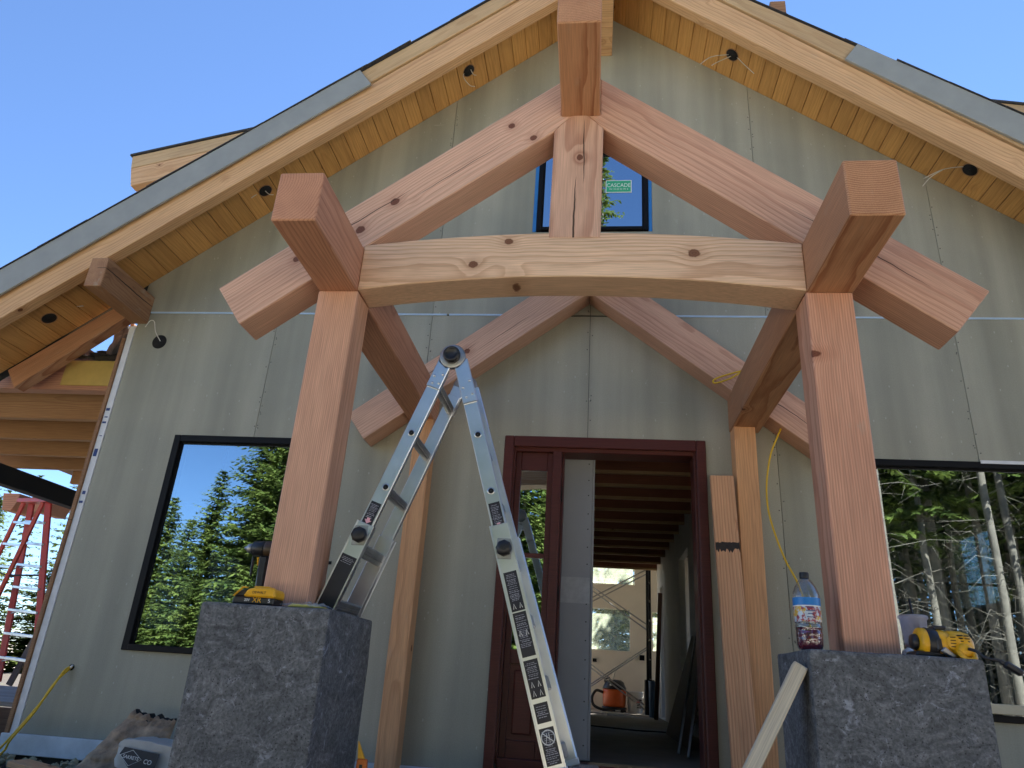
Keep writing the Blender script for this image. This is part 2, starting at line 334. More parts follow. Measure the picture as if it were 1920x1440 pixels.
M_BLUEP = plain('blue print', (.02,.05,.20), .6); M_BLUET = plain('blue tape', (.03,.20,.55), .5); M_GREEN = plain('green sticker', (.02,.42,.22), .5)
M_LABEL = plain('black label', (.018,.018,.028), .4); M_PRINT = plain('faint label print', (.36,.36,.42), .6); M_PINK = plain('pink arrow print', (.80,.42,.50), .6)
M_CORD = plain('yellow cord jacket', (.78,.50,.02), .45, var=.1); M_ROMEX = plain('white cable', (.72,.70,.62), .5)
M_RED = plain('red fibreglass', (.62,.045,.03), .45, var=.2, scale=6.); M_ORANGE = plain('orange plastic', (.75,.13,.02), .4); M_TAN = plain('tan kraft paper bag', (.27,.20,.14), .75, var=.35, scale=6., bmp=.5)
M_BAGW = plain('pale cement bag', (.50,.48,.44), .6, var=.2, bmp=.2); M_DRYW = plain('grey drywall', (.30,.31,.32), .8, var=.08, scale=3.); M_PLAST = plain('bare plasterboard', (.80,.75,.66), .8, var=.12, scale=1.2)
M_SLAB = plain('dusty slab', (.20,.175,.15), .8, var=.4, scale=2.5, bmp=.3); M_OSB = plain('brown hardboard', (.13,.075,.045), .7, var=.2, scale=3.)
M_OCHRE = plain('ochre sheet scrap', (.60,.43,.12), .6, var=.2, scale=5.); M_BLUEB = plain('blue bin plastic', (.05,.10,.17), .5); M_BUCK = plain('white bucket plastic', (.86,.86,.84), .45)
M_GLASS = glass('coated window glass', .40, (.50,.57,.55)); M_GLASS2 = glass('window glass with bright reflection', .62, (.3,.36,.36)); M_CLEAR = glass('clear pane', .10, (.92,.95,.93), .10)
M_FILM = film('dusty window film', (.58,.66,.52), .6, .72); M_WRAPF = film('translucent house wrap', (.86,.88,.85), .55, .05)
M_BOTTLE = None

# ------------------------------------------------------------------ ground
def ground():
    bm = bmesh.new(); xs = sorted(set([-400,-200,-100,-60,-40,-30,-24] + [x*1.0 for x in range(-18, 19)] + [24,30,40,60,100,200,400])); ys = sorted(set([-400,-200,-100,-60,-45,-36,-28] + [y*.8 for y in range(-28, 22)] + [20,26,34,45,60,100,200,400]))
    def h(x, y):
        t = min(1, max(0, (-2.5-y)/1.6)); t = t*t*(3-2*t); z = -.27 - .85*t
        if y < -10: z += .02*(-10-y)
        return z + .04*noise.noise(Vector((x*.7, y*.7, 0))) + (.6*noise.noise(Vector((x*.05, y*.05, 3))) if abs(y) > 20 or abs(x) > 20 else 0)
    V = [[bm.verts.new((x, y, h(x, y))) for y in ys] for x in xs]
    for i in range(len(xs)-1):
        for j in range(len(ys)-1): bm.faces.new((V[i][j], V[i+1][j], V[i+1][j+1], V[i][j+1]))
    N = NT('bare building site soil'); P = N.obj(); a = N.noise(P, .35, 5., .6); b = N.noise(P, 14., 5., .7); g = N.noise(P, 2.1, 5., .7)
    c = N.ramp(a.outputs[0], [(.3, (.46,.41,.34)), (.7, (.62,.57,.49))])
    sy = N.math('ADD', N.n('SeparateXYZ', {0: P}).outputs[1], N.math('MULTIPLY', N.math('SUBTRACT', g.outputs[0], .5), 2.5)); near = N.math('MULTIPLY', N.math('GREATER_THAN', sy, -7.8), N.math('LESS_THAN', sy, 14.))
    c = N.mix(near, c, (.045,.037,.030,1)); c = N.mix(.6, c, N.ramp(b.outputs[0], [(.3, .6), (.7, 1.35)]), 'MULTIPLY')  # soil darkened near the house, pale beyond, to shape the bounced light
    c = N.mix(N.ramp(g.outputs[0], [(.60, 0.), (.72, .7)]), c, (.10,.13,.045,1))
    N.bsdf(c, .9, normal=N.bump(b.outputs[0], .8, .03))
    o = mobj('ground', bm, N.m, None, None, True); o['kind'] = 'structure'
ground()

# ------------------------------------------------------------------ house
def soL(x): return 4.743+.776*(x+2.444)         # underside of the soffit at the two roof slopes
def soR(x): return 6.497-.7387*(x-.038)
def arL(x): return 5.246+.756*(x+1.562)         # lower edge of the barge rafters
def arR(x): return 5.92-.792*(x-.63)
def ztL(x): return 5.301+.746*(x+2.139)         # top of the trim boards
def ztR(x): return 5.915-.712*(x-1.238)
APX, APZ = -.0756, 6.581
XL, XR_, YB = -4.02, 3.90, 10.5
house = thing('house', 'unfinished gabled house with grey green board walls and timber eaves', 'house')
OPEN = [(-3.41,-2.11,.51,2.13), (1.62,3.75,.43,2.10), (-.742,.743,-.2,2.197), (-.632,.382,4.04,4.93)]   # window, window, door, upper window
def rects(x0, x1, z0, z1, opens):
    xs = sorted({x0, x1, *[v for o in opens for v in o[:2] if x0 < v < x1]}); zs = sorted({z0, z1, *[v for o in opens for v in o[2:] if z0 < v < z1]})
    out = []
    for a, b in zip(xs, xs[1:]):
        for c, d in zip(zs, zs[1:]):
            if not any(o[0] <= (a+b)/2 <= o[1] and o[2] <= (c+d)/2 <= o[3] for o in opens): out.append([(a,c),(b,c),(b,d),(a,d)])
    return out
def clip(poly, f):
    out = []
    for i in range(len(poly)):
        p, q = poly[i], poly[(i+1)%len(poly)]; a, b = f(*p), f(*q)
        if a >= 0: out.append(p)
        if a*b < 0: t = a/(a-b); out.append((p[0]+t*(q[0]-p[0]), p[1]+t*(q[1]-p[1])))
    return out
def wall_mesh(name, parent, x0, x1, z0, z1, ya, yb, mat, slop=.004):
    bm = bmesh.new(); cx, cz = (x0+x1)/2, (z0+z1)/2; vm = {}
    def v(x, y, z):
        k = (round(x,4), round(y,4), round(z,4))
        if k not in vm: vm[k] = bm.verts.new((x-cx, y, z-cz))
        return vm[k]
    polys = []
    for pl in rects(x0, x1, z0, z1, OPEN):
        pl = clip(pl, lambda x, z: soL(x)-slop-z); pl = clip(pl, lambda x, z: soR(x)-slop-z)
        if len(pl) > 2: polys.append(pl)
    edges = {}
    for pl in polys:
        try: bm.faces.new([v(x,ya,z) for x, z in pl]); bm.faces.new([v(x,yb,z) for x, z in pl][::-1])
        except ValueError: continue
        for i in range(len(pl)):
            k = tuple(sorted((tuple(round(c,4) for c in pl[i]), tuple(round(c,4) for c in pl[(i+1)%len(pl)])))); edges[k] = edges.get(k, 0)+1
    for (p, q), n in edges.items():
        if n == 1 and p != q: bm.faces.new((v(p[0],ya,p[1]), v(q[0],ya,q[1]), v(q[0],yb,q[1]), v(p[0],yb,p[1])))
    return mobj(name, bm, mat, parent, at(cx, 0, cz))
seams = [-4.02,-2.75,-1.42,-.12,1.25,2.62,3.90]
for a, b in zip(seams, seams[1:]):
    wall_mesh('wall_panel', house, a+.002, b-.002, -.07, 3.226, 0, .013, M_WALL)
    wall_mesh('wall_panel', house, a+.002, b-.002, 3.242, 6.6, 0, .013, M_WALL)
wall_mesh('wall_sheathing', house, -4.02, 3.90, -.25, 6.6, .016, .16, M_SHEATH, .012)
for x0, x1 in ((-3.92,-1.30),(-1.28,-.62),(.36,3.9)): box('flashing', house, (x0,-.009,3.2265), (x1,.012,3.2415), M_FLASH, .002)
box('base_insulation', house, (-4.12,-.03,-.20), (-.78,.012,-.072), M_FOAM, .004); box('base_insulation', house, (.80,-.03,-.20), (3.9,.012,-.072), M_FOAM, .004)
bm = bmesh.new()                                                     # screw heads and nail pops along the board joints
for sx in seams[1:-1]:
    for k in range(70):
        z = random.uniform(0, 5.6)
        if z > min(soL(sx), soR(sx))-.1 or any(o[0]-.05 < sx < o[1]+.05 and o[2]-.05 < z < o[3]+.05 for o in OPEN): continue
        add_lathe(bm, [(.005,0),(.005,.002),(.001,.003)], 6, at(sx+random.choice((-1,1))*random.uniform(.012,.02), 0, z) @ FACE)
o = mobj('screws', bm, plain('screw head', (.10,.10,.09), .5)); o.parent = house; o['kind'] = 'stuff'
# corner board, housewrap strip with print
box('corner_board', house, (-4.108,-.02,-.22), (-4.078,.05,2.98), W_OLD, .003)
wr = box('housewrap_strip', house, (-4.077,-.006,-.08), (-4.022,.03,3.10), M_WHITE, .003)
for z, h in ((2.32,.05),(2.26,.02),(2.21,.035),(2.10,.012),(1.93,.14),(1.62,.06),(1.55,.04)):
    box('wrap_print', wr, (-4.068+random.uniform(0,.012),-.0085,z), (-4.036,-.0061,z+h*.45), M_BLUEP, 0)
# side and back walls, floors, partitions (all in shade behind the front wall)
def slab(name, lo, hi, mat, bev=0): return box(name, house, lo, hi, mat, bev)
def wall_x(name, x0, x1, y0, y1, z0, z1, holes, mat):               # wall in a YZ plane with rectangular holes
    bm = bmesh.new()
    for pl in rects(y0, y1, z0, z1, holes):
        add_box(bm, (x0, pl[0][0], pl[0][1]), (x1, pl[2][0], pl[2][1]))
    return mobj(name, bm, mat, house)
def wall_y(name, y0, y1, x0, x1, z0, z1, holes, mat):
    bm = bmesh.new()
    for pl in rects(x0, x1, z0, z1, holes):
        add_box(bm, (pl[0][0], y0, pl[0][1]), (pl[2][0], y1, pl[2][1]))
    return mobj(name, bm, mat, house)
wall_x('side_wall', -4.02, -3.90, .161, YB, -.25, 3.52, [(.944,1.62,.7,1.46),(1.83,2.55,.8,1.52),(8.95,10.25,.3,3.0)], M_PLAST)  # last opening added out of view to light the far room
wall_x('side_wall', 3.78, 3.90, .161, YB, -.25, 3.63, [(2.32,3.13,1.45,2.18),(5.3,8.2,.5,2.5),(8.95,10.25,.3,3.2)], M_PLAST)  # last two openings added to let light into hall and far room
wall_y('back_wall', 10.36, YB, -3.89, 3.77, -.25, 6.3, [(-.15,.712,1.12,1.92),(-.15,.811,2.42,3.4),(1.17,1.32,1.15,1.90),(-3.6,-.7,.02,3.4)], M_PLAST)  # the wide last opening is added, unseen, to brighten the far room
wall_x('hall_wall', -.16, -.075, .36, 8.8, 0., 3.0, [], M_DRYW); wall_x('hall_wall', 1.136, 1.22, .161, 8.8, 0., 3.0, [(4.25,5.3,.02,2.17),(7.65,8.25,.02,2.11)], M_PLAST)
slab('hall_floor', (-4.0,.02,-.06), (3.88,10.35,0.), M_SLAB)
slab('far_room_ceiling', (-3.88,8.89,3.5), (3.77,10.35,3.56), M_PLAST); slab('far_room_floor', (-3.88,8.8,.001), (3.77,10.35,.012), plain('pale subfloor', (.45,.40,.33), .8, var=.3, scale=2.5)); slab('hall_ceiling', (-3.88,.17,2.78), (3.77,8.8,2.86), M_OSB)  # far room ceiling added, floor laid pale, to bounce light around
wall_y('room_partition', 8.8, 8.88, 1.23, 3.77, 0., 6., [], M_PLAST)
wall_y('gable_partition', 8.81, 8.87, -3.89, 1.22, 2.87, 6.2, [], M_PLAST)
box('drywall_return', house, (-.315,.20,.02), (-.078,.215,2.75), M_DRYW, .003)
box('drywall_return', house, (-.0775,.21,.02), (-.060,.36,2.75), M_DRYW, .003)
bm = bmesh.new()
for k in range(16): add_lathe(bm, [(.005,0),(.004,.002)], 6, at(-.105, .20, .12+k*.13+random.uniform(-.02,.02)) @ FACE)
o = mobj('drywall_screws', bm, M_DARK); o.parent = house; o['kind'] = 'stuff'
box('joint_compound', house, (-.31,.1975,1.02), (-.082,.1995,1.20), plain('joint compound', (.40,.41,.42), .8, var=.2, scale=20.), 0)
for y in (.95,1.55,2.08,2.62,3.19,3.81,4.49,5.15,5.77,6.45,7.17,7.98,8.74): box('lit_joist_edge', box('ceiling_joist', house, (-.074,y+.008,2.545), (1.135,y+.037,2.775), W_JOIST, .002), (-.0745,y,2.51), (1.1345,y+.045,2.544), W_SUB, .002)  # pale strip under each joist paints its lit bottom edge
for y in (1.2,1.9,2.6,3.4): box('hall_wall_strip', house, (1.128,y,.01), (1.1355,y+.004,2.5), M_DRYW, 0)  # thin grey upright strips on the hall wall
# far windows, filmed over
for (x0,x1,z0,z1) in ((-.15,.712,1.12,1.92),(-.15,.811,2.42,3.4),(1.17,1.32,1.15,1.90)):
    w = box('window', house, (x0-.02,10.34,z0-.03), (x1+.03,10.355,z0), M_PLAST, .002)
    box('pane', w, (x0,10.42,z0), (x1,10.424,z1), M_FILM, 0)
# films in the side openings, seen through the front window
fa = box('film_sheet', house, (-3.94,.944,.7), (-3.937,1.62,1.46), M_WRAPF, 0); box('film_sheet', house, (-3.94,1.83,.8), (-3.937,2.55,1.52), M_WRAPF, 0)
text('lettering', fa, 'Home', .20, M_DARK, at(-3.93, 1.30, 1.27) @ Matrix.Rotation(R(90),4,'Z') @ FACE, .001)
fr = box('window', house, (3.90,2.30,1.41), (3.93,3.15,1.45), M_BLACK, .003); box('pane', fr, (3.86,2.32,1.45), (3.864,3.13,2.18), M_FILM, 0); box('mullion', fr, (3.85,2.70,1.45), (3.87,2.73,2.18), M_BLACK, 0)

# main windows: frame, panes, grille
def window(x0, x1, z0, z1, fw, nx, nz, gl, y=-.012, bar_y=.045):
    f = box('window', house, (x0,y,z0), (x0+fw,.12,z1), M_BLACK, .004)
    box('frame_jamb', f, (x1-fw,y,z0), (x1,.12,z1), M_BLACK, .004)
    box('frame_head', f, (x0+fw,y,z1-fw), (x1-fw,.12,z1), M_BLACK, .004); box('frame_sill', f, (x0+fw,y-.012,z0), (x1-fw,.12,z0+fw*.8), M_BLACK, .004)
    i = fw+.012
    box('glazing_bead', f, (x0+fw,.012,z0+fw*.8), (x0+fw+.012,.05,z1-fw), M_BLACK, .002); box('glazing_bead', f, (x1-fw-.012,.012,z0+fw*.8), (x1-fw,.05,z1-fw), M_BLACK, .002)
    box('glazing_bead', f, (x0+i,.012,z1-i), (x1-i,.05,z1-fw), M_BLACK, .002)
    box('pane', f, (x0+fw,.026,z0+fw*.8), (x1-fw,.030,z1-fw), gl, 0)
    for k in range(1, nx): xx = x0+(x1-x0)*k/nx; box('muntin', f, (xx-.008,bar_y,z0+fw), (xx+.008,bar_y+.012,z1-fw), M_BLACK, 0)
    for k in range(1, nz): zz = z0+(z1-z0)*k/nz; box('muntin', f, (x0+fw,bar_y+.013,zz-.008), (x1-fw,bar_y+.02,zz+.008), M_BLACK, 0)
    return f
window(-3.41,-2.11,.51,2.13,.055,3,3,M_GLASS); wr_ = window(1.62,3.75,.43,2.10,.05,3,4,M_GLASS)
box('sill_strip', wr_, (1.66,-.045,.478), (3.75,-.013,.535), plain('cream sill tape', (.62,.56,.40), .6), .003)
box('flashing_tape', wr_, (2.62,-.018,2.085), (3.70,-.0125,2.108), M_WHITE, 0)
uw = window(-.60,.352,4.05,4.92,.04,2,1,M_GLASS2, bar_y=.0)
for x0, x1 in ((-.632,-.601),(.353,.382)): box('blue_tape', uw, (x0,-.006,4.04), (x1,.02,4.93), M_BLUET, .002)
st = box('sticker', uw, (-.012,.0225,4.462), (.212,.025,4.592), M_WHITEP, 0); box('sticker_field', st, (-.005,.0215,4.469), (.205,.0224,4.585), M_GREEN, 0)
text('lettering', st, 'CASCADE', .058, M_WHITEP, at(.10,.0212,4.537) @ FACE, .0003, sx=.80); text('lettering', st, 'W I N D O W S', .024, M_WHITEP, at(.10,.0212,4.497) @ FACE, .0003)

# entrance: casing, jambs, sidelight
door = box('entry_frame', house, (-.742,-.022,-.1), (-.672,.01,2.197), W_MAHOG, .006)
def dp(name, *a, **k): return box(name, door, *a, **k)
dp('casing', (.673,-.022,-.1), (.743,.01,2.197), W_MAHOG, .006); prism('casing_head', door, [(-.671,2.113),(.672,2.113),(.672,2.196),(-.671,2.196)], -.022, .01, W_MAHOG, 0)
dp('jamb', (.655,.011,-.02), (.700,.20,2.14), W_MAHOG, .003); dp('jamb', (-.700,.011,-.02), (-.655,.20,2.14), W_MAHOG, .003); prism('jamb_head', door, [(-.655,2.085),(.655,2.085),(.655,2.13),(-.655,2.13)], .012, .20, W_MAHOG, 0)
dp('mullion', (-.374,-.004,-.02), (-.306,.19,2.085), W_MAHOG, .005)
dp('stop_strip', (-.305,.05,-.02), (-.290,.19,2.085), W_MAHOG, .003)
for z in (1.77,1.06,.35): dp('hinge', (-.302,.015,z-.055), (-.296,.052,z+.055), M_BLACK, .002)
dp('threshold', (-.66,.0,-.04), (.66,.2,.015), W_MAHOG, .004)
sl = dp('sidelight', (-.654,.045,-.0), (-.612,.09,2.085), W_MAHOG, .003)
def sp(name, lo, hi, m=W_MAHOG, b=.003): return box(name, sl, lo, hi, m, b)
sp('stile', (-.416,.045,0.), (-.375,.09,2.085))
for z0, z1 in ((1.945,2.085),(1.302,1.334),(.585,.68),(.0,.12)): prism('rail', sl, [(-.611,z0),(-.417,z0),(-.417,z1),(-.611,z1)], .046, .089, W_MAHOG, 0, .003)
sp('pane', (-.612,.064,1.334), (-.416,.069,1.945), M_GLASS2, 0); sp('pane', (-.612,.064,.68), (-.416,.069,1.302), M_GLASS2, 0)
sp('raised_panel', (-.611,.062,.121), (-.417,.075,.584), W_MAHOG, 0); sp('raised_panel', (-.580,.050,.155), (-.448,.062,.55), W_MAHOG, .010)

# roof: soffit planks, barge rafters, trim, deck and shingles
def sofplank(x0, x1, f, ang):
    z0, z1 = f(x0), f(x1); xm = (x0+x1)/2; zm = (z0+z1)/2; L = math.hypot(x1-x0, z1-z0)-.0035
    M = at(xm, -.25, zm) @ Matrix.Rotation(-ang, 4, 'Y') @ Matrix.Rotation(R(90), 4, 'Z')    # local X runs along world Y
    bm = bmesh.new(); add_box(bm, (-.262,-L/2,0), (.262,L/2,.02)); bevel(bm, .004)
    jit = random.uniform(-.0015,.0015); return mobj('soffit_plank', bm, W_SOF, house, M @ at(0,0,jit))
aL, aR = math.atan(.776), -math.atan(.7387)
x = -.19
while x > -5.2: sofplank(x-.1185, x, soL, aL); x -= .1185
x = .035
while x < 3.9: sofplank(x, x+.1185, soR, aR); x += .1185
def strip(name, xa, xb, lo, hi, y0, y1, mat, sign, cut=True, bev=.004):
    """roof-edge board between two sloping lines lo(x), hi(x); ends cut square to the slope when cut"""
    ang = math.atan2(hi(xb)-hi(xa), xb-xa); k = math.sin(ang)*math.cos(ang) if cut else 0
    pts = []
    for xx, f in ((xa,lo),(xb,lo),(xb,hi),(xa,hi)):
        sh = -(hi(xx)-lo(xx))*k if f is hi else 0
        pts.append((xx+sh, f(xx+sh)))
    return prism(name, house, pts, y0, y1, mat, ang, bev, org=((xa+xb)/2, (lo((xa+xb)/2)+hi((xa+xb)/2))/2))
bl = lambda x: arL(x)+.275
br_ = lambda x: arR(x)+.285
strip('barge_rafter', -5.3, -.02, arL, bl, -.60, -.50, W_TRIM, 1, False); strip('barge_rafter', .02, 4.1, arR, br_, -.60, -.50, W_TRIM, 1, False)
strip('sub_fascia', -5.3, -.02, lambda x: bl(x)+.014, lambda x: ztL(x)-.010, -.614, -.505, W_SUB, 1, False); strip('sub_fascia', .02, 4.1, lambda x: br_(x)+.014, lambda x: ztR(x)-.010, -.614, -.505, W_SUB, 1, False)
strip('fascia_board', -5.25, -2.028, lambda x: arL(x)+.232, ztL, -.637, -.6155, M_FASC, 1, True, .003)
strip('fascia_board', 1.865, 4.1, lambda x: 5.229-.758*(x-1.865), ztR, -.637, -.6155, M_FASC, 1, True, .003)
def deck(name, xa, xb, lo, hi, y0, y1, mat): return prism(name, house, [(xa,lo(xa)),(xb,lo(xb)),(xb,hi(xb)),(xa,hi(xa))], y0, y1, mat, 0, 0)
deck('roof_deck', -5.35, APX, lambda x: soL(x)+.026, lambda x: ztL(x)-.002, -.49, .11, M_SHEATH); deck('roof_deck', -4.0, APX, lambda x: soL(x)+.026, lambda x: ztL(x)-.002, .111, 10.9, M_SHEATH); deck('roof_deck', APX, 5.2, lambda x: soR(x)+.026, lambda x: max(ztR(x)-.002, soR(x)+.05), -.49, 10.9, M_SHEATH)
for sgn, f, xa, xb in ((1, ztL, -5.3, -.1), (-1, ztR, .0, 4.1)):
    x = xa; k = 0
    while x < xb:
        w = random.uniform(.30,.46); e = random.choice((.004,.005,.007,.012,.006)); t = random.uniform(.0,.007); xe = min(x+w, xb)
        prism('shingle', house, [(x,f(x)+t),(xe,f(xe)+.002),(xe,f(xe)+.009),(x,f(x)+t+e)], (-.643 if (x < -2.03 or x > 1.9) else -.622)-random.uniform(0,.008), .10 if x < -4.0 else .4, M_SHING, 0, 0); x = xe; k += 1
deck('roof_membrane', -4.0, APX, ztL, lambda x: ztL(x)+.004, .4, 10.9, M_SHING); deck('roof_membrane', APX, 5.2, ztR, lambda x: ztR(x)+.004, .4, 10.9, M_SHING)
box('ridge_timber', house, (-.20,-.78,6.03), (.027,.0,6.70), W_TRIM, .004)
box('roof_bracket', house, (1.40,-.42,5.80), (1.53,-.33,6.16), W_OLD, .004)
stub = bar('stub_beam', house, (-3.995,-.650,3.252), (-3.995,0,3.252), .148, .258, W_OLD, .006)
prism('eave_rafter', house, [(-4.075,3.25),(-4.075,3.44),(-4.30,3.265),(-5.09,2.67),(-4.975,2.51)], .0, .115, W_FIR2, math.atan(.76), .005, org=(-4.98,2.55))
# light holes, shaded depth painted as flat black discs, with cable tails
def hole(x, f, ang, y=-.25, wires=(), onwall=False):
    if onwall: M = at(x, -.0, f) @ FACE
    else: M = at(x, y, f(x)-.001) @ Matrix.Rotation(-ang, 4, 'Y') @ Matrix.Rotation(R(180), 4, 'X')
    h = lathe('light_hole', house, [(.062,-.006),(.064,.0015),(.057,.002),(.056,-.001)], W_OLD if not onwall else M_DARK, M, 28, False)
    lathe('hole_black_disc', h, [(.0565,-.004),(.0565,.0010),(.001,.0011)], M_DARK, M, 28, False)
    for pts in wires: tube('cable', h, pts, .0035, M_ROMEX, 6, 6)
hole(-1.283, soL, aL, -.25, [[(-1.30,-.24,5.69),(-1.33,-.25,5.58),(-1.27,-.22,5.50),(-1.22,-.22,5.48)],[(-1.28,-.25,5.69),(-1.24,-.25,5.60),(-1.21,-.25,5.585)]])
hole(1.083, soR, aR, -.25, [[(1.05,-.25,5.73),(.90,-.26,5.70),(.80,-.28,5.60)],[(1.07,-.25,5.71),(.96,-.24,5.66),(.90,-.25,5.61)],[(1.12,-.25,5.70),(1.20,-.22,5.62),(1.27,-.2,5.55)]])
hole(2.839, soR, aR, -.25, [[(2.80,-.25,4.46),(2.66,-.22,4.46),(2.53,-.16,4.42)],[(2.66,-.22,4.46),(2.57,-.19,4.41),(2.52,-.14,4.36)]])
hole(-2.987, soL, aL, -.25, [[(-2.97,-.25,4.38),(-3.03,-.26,4.30),(-3.09,-.27,4.23)],[(-3.0,-.25,4.33),(-2.95,-.24,4.29),(-2.91,-.24,4.285)]])
hole(-4.634, soL, aL, -.25, [[(-4.60,-.25,3.15),(-4.50,-.22,3.17),(-4.42,-.18,3.20)]])
hole(-3.769, 2.955, 0, 0, [[(-3.76,-.005,2.96),(-3.80,-.04,3.03),(-3.83,-.05,3.12),(-3.87,-.05,3.13),(-3.90,-.05,3.07)],], True)
box('wall_clip', house, (-1.993,-.006,1.178), (-1.956,.002,1.200), M_DARK, .001)
lathe('cable_hole', house, [(.021,0),(.021,.0015),(.001,.0016)], M_DARK, at(-3.752,-.0005,.372) @ FACE, 16)

# roofs of the two side dormers, seen over the main roof edge
def dormer(label, pts_sub, pts_raf, y0, y1, wall, cat='dormer roof'):
    d = thing('dormer', label, cat, (pts_sub[0][0], y0, pts_sub[0][1]), 'low dormer roofs either side of the gable')
    a = math.atan2(pts_sub[1][1]-pts_sub[0][1], pts_sub[1][0]-pts_sub[0][0])
    prism('fascia_board', d, pts_sub, y0, y0+.05, W_SUB, a, .004); prism('rafter', d, pts_raf, y0+.002, y0+.12, W_TRIM, a, .004)
    top = [pts_sub[3], pts_sub[2]]; s = [(top[0][0]-.02,top[0][1]+.002),(top[1][0],top[1][1]+.002),(top[1][0],top[1][1]+.025),(top[0][0]-.02,top[0][1]+.025)]
    prism('roof_deck', d, s, y0-.02, y1, M_SHING, 0, 0)
    box('wall', d, wall[0], wall[1], M_WALL, .0)
dormer('low spruce trimmed dormer roof end rising above the left eave', [(-5.87,6.06),(-4.2,6.49),(-4.2,6.67),(-5.90,6.24)], [(-5.80,5.79),(-4.2,6.20),(-4.2,6.485),(-5.87,6.055)], 1.5, 7., ((-5.3,1.7,4.1),(-4.03,6.9,5.95)))  # left wall box enlarged to block sun on the porch header
dormer('sliver of pale dormer trim above the right hand roof edge', [(5.9,6.32),(4.25,6.60),(4.25,6.76),(5.9,6.47)], [(5.9,6.05),(4.25,6.33),(4.25,6.595),(5.9,6.315)], 1.5, 7., ((4.3,1.7,4.3),(5.3,6.9,6.0)))

# ------------------------------------------------------------------ timber porch frame
porch = thing('timber_porch', 'heavy pinkish fir timber entry porch frame with arched tie beam', 'timber frame', (-.18,-1.0,-.2))
def pb(name, lo, hi, mat, bev=.006): return box(name, porch, lo, hi, mat, bev)
bar('post', porch, (-1.377,-1.981,.712), (-1.377,-1.981,2.268), .208, .188, W_POST, .006, (0,1,0))
bar('post', porch, (1.016,-1.981,.668), (1.016,-1.981,2.268), .211, .188, W_POSTR, .006, (0,1,0))
bar('plate_beam', porch, (-1.380,-2.678,2.3955), (-1.380,-.001,2.3955), .203, .253, W_FIR, .006)
bar('plate_beam', porch, (1.024,-2.678,2.404), (1.024,-.001,2.404), .211, .270, W_FIR2, .006)
tp = []; xa, xb = -1.277, .917; n = 24
for i in range(n+1):
    u = i/n; tp.append((xa+(xb-xa)*u, 2.273+.079*4*u*(1-u)))
for i in range(n+1):
    u = 1-i/n; tp.append((xa+(xb-xa)*u, 2.536+.072*4*u*(1-u)))
prism('tie_beam', porch, tp, -2.078, -1.876, W_TIE, 0, .005, org=(-1.278,2.47))
prism('king_post', porch, [(-.318,2.575),(-.056,2.575),(-.050,3.276),(-.142,3.369),(-.222,3.369),(-.314,3.265)], -2.081, -1.874, W_KING, R(90), .005, org=(-.187,2.55))
prism('rafter', porch, [(-1.869,2.073),(-.3155,3.264),(-.2235,3.370),(-.281,3.370),(-.281,3.626),(-2.026,2.280)], -2.075, -1.875, W_RAF, R(37.4), .005, org=(-1.948,2.177))
prism('rafter', porch, [(1.553,2.065),(1.725,2.277),(-.069,3.634),(-.069,3.370),(-.1405,3.370),(-.0485,3.278)], -2.075, -1.875, W_RAFR, R(180-37.), .005, org=(1.639,2.171))
bar('ridge_beam', porch, (-.175,-2.68,3.515), (-.175,-.001,3.515), .21, .29, W_FIR2, .006)
aw = math.atan(.765)
prism('wall_rafter', porch, [(-1.784,2.076),(-.130,3.335),(-.130,3.655),(-1.935,2.272)], -.205, -.002, W_RAF, aw, .005, org=(-1.86,2.174))
prism('wall_rafter', porch, [(1.60,1.985),(1.75,2.185),(-.127,3.652),(-.127,3.335)], -.206, -.003, W_RAFR, math.pi-aw, .005, org=(1.675,2.085))
pb('wall_post', (-1.42,-.15,-.26), (-1.282,-.002,2.268), W_STUD) if False else bar('wall_post', porch, (-1.350,-.076,-.26), (-1.350,-.076,2.268), .140, .148, W_STUD, .005, (0,1,0))
bar('wall_post', porch, (1.000,-.076,-.26), (1.000,-.076,2.268), .150, .148, W_STUD, .005, (0,1,0))

def pier(label, lo, hi):
    c = ((lo[0]+hi[0])/2, (lo[1]+hi[1])/2); t = thing('concrete_pier', label, 'concrete pier', (c[0], c[1], lo[2]), 'concrete piers under the porch posts')
    bm = bmesh.new(); add_box(bm, lo, hi); bevel(bm, .014, 2); bmesh.ops.subdivide_edges(bm, edges=[e for e in bm.edges if e.calc_length() > .2], cuts=9, use_grid_fill=True)
    for v in bm.verts: v.co += Vector((noise.noise(v.co*4), noise.noise(v.co*4+Vector((7,0,0))), .6*noise.noise(v.co*5+Vector((0,9,0)))))*.006
    mobj('pier_body', bm, M_CONC, t, None, False); return t
pier('rough grey blue concrete pier carrying the yellow battery and a ladder foot', (-1.632,-2.28,-1.2), (-1.092,-1.66,.710))
pier('dark stained concrete pier carrying the drink bottle and corded saw', (.722,-2.28,-1.2), (1.318,-1.79,.666))

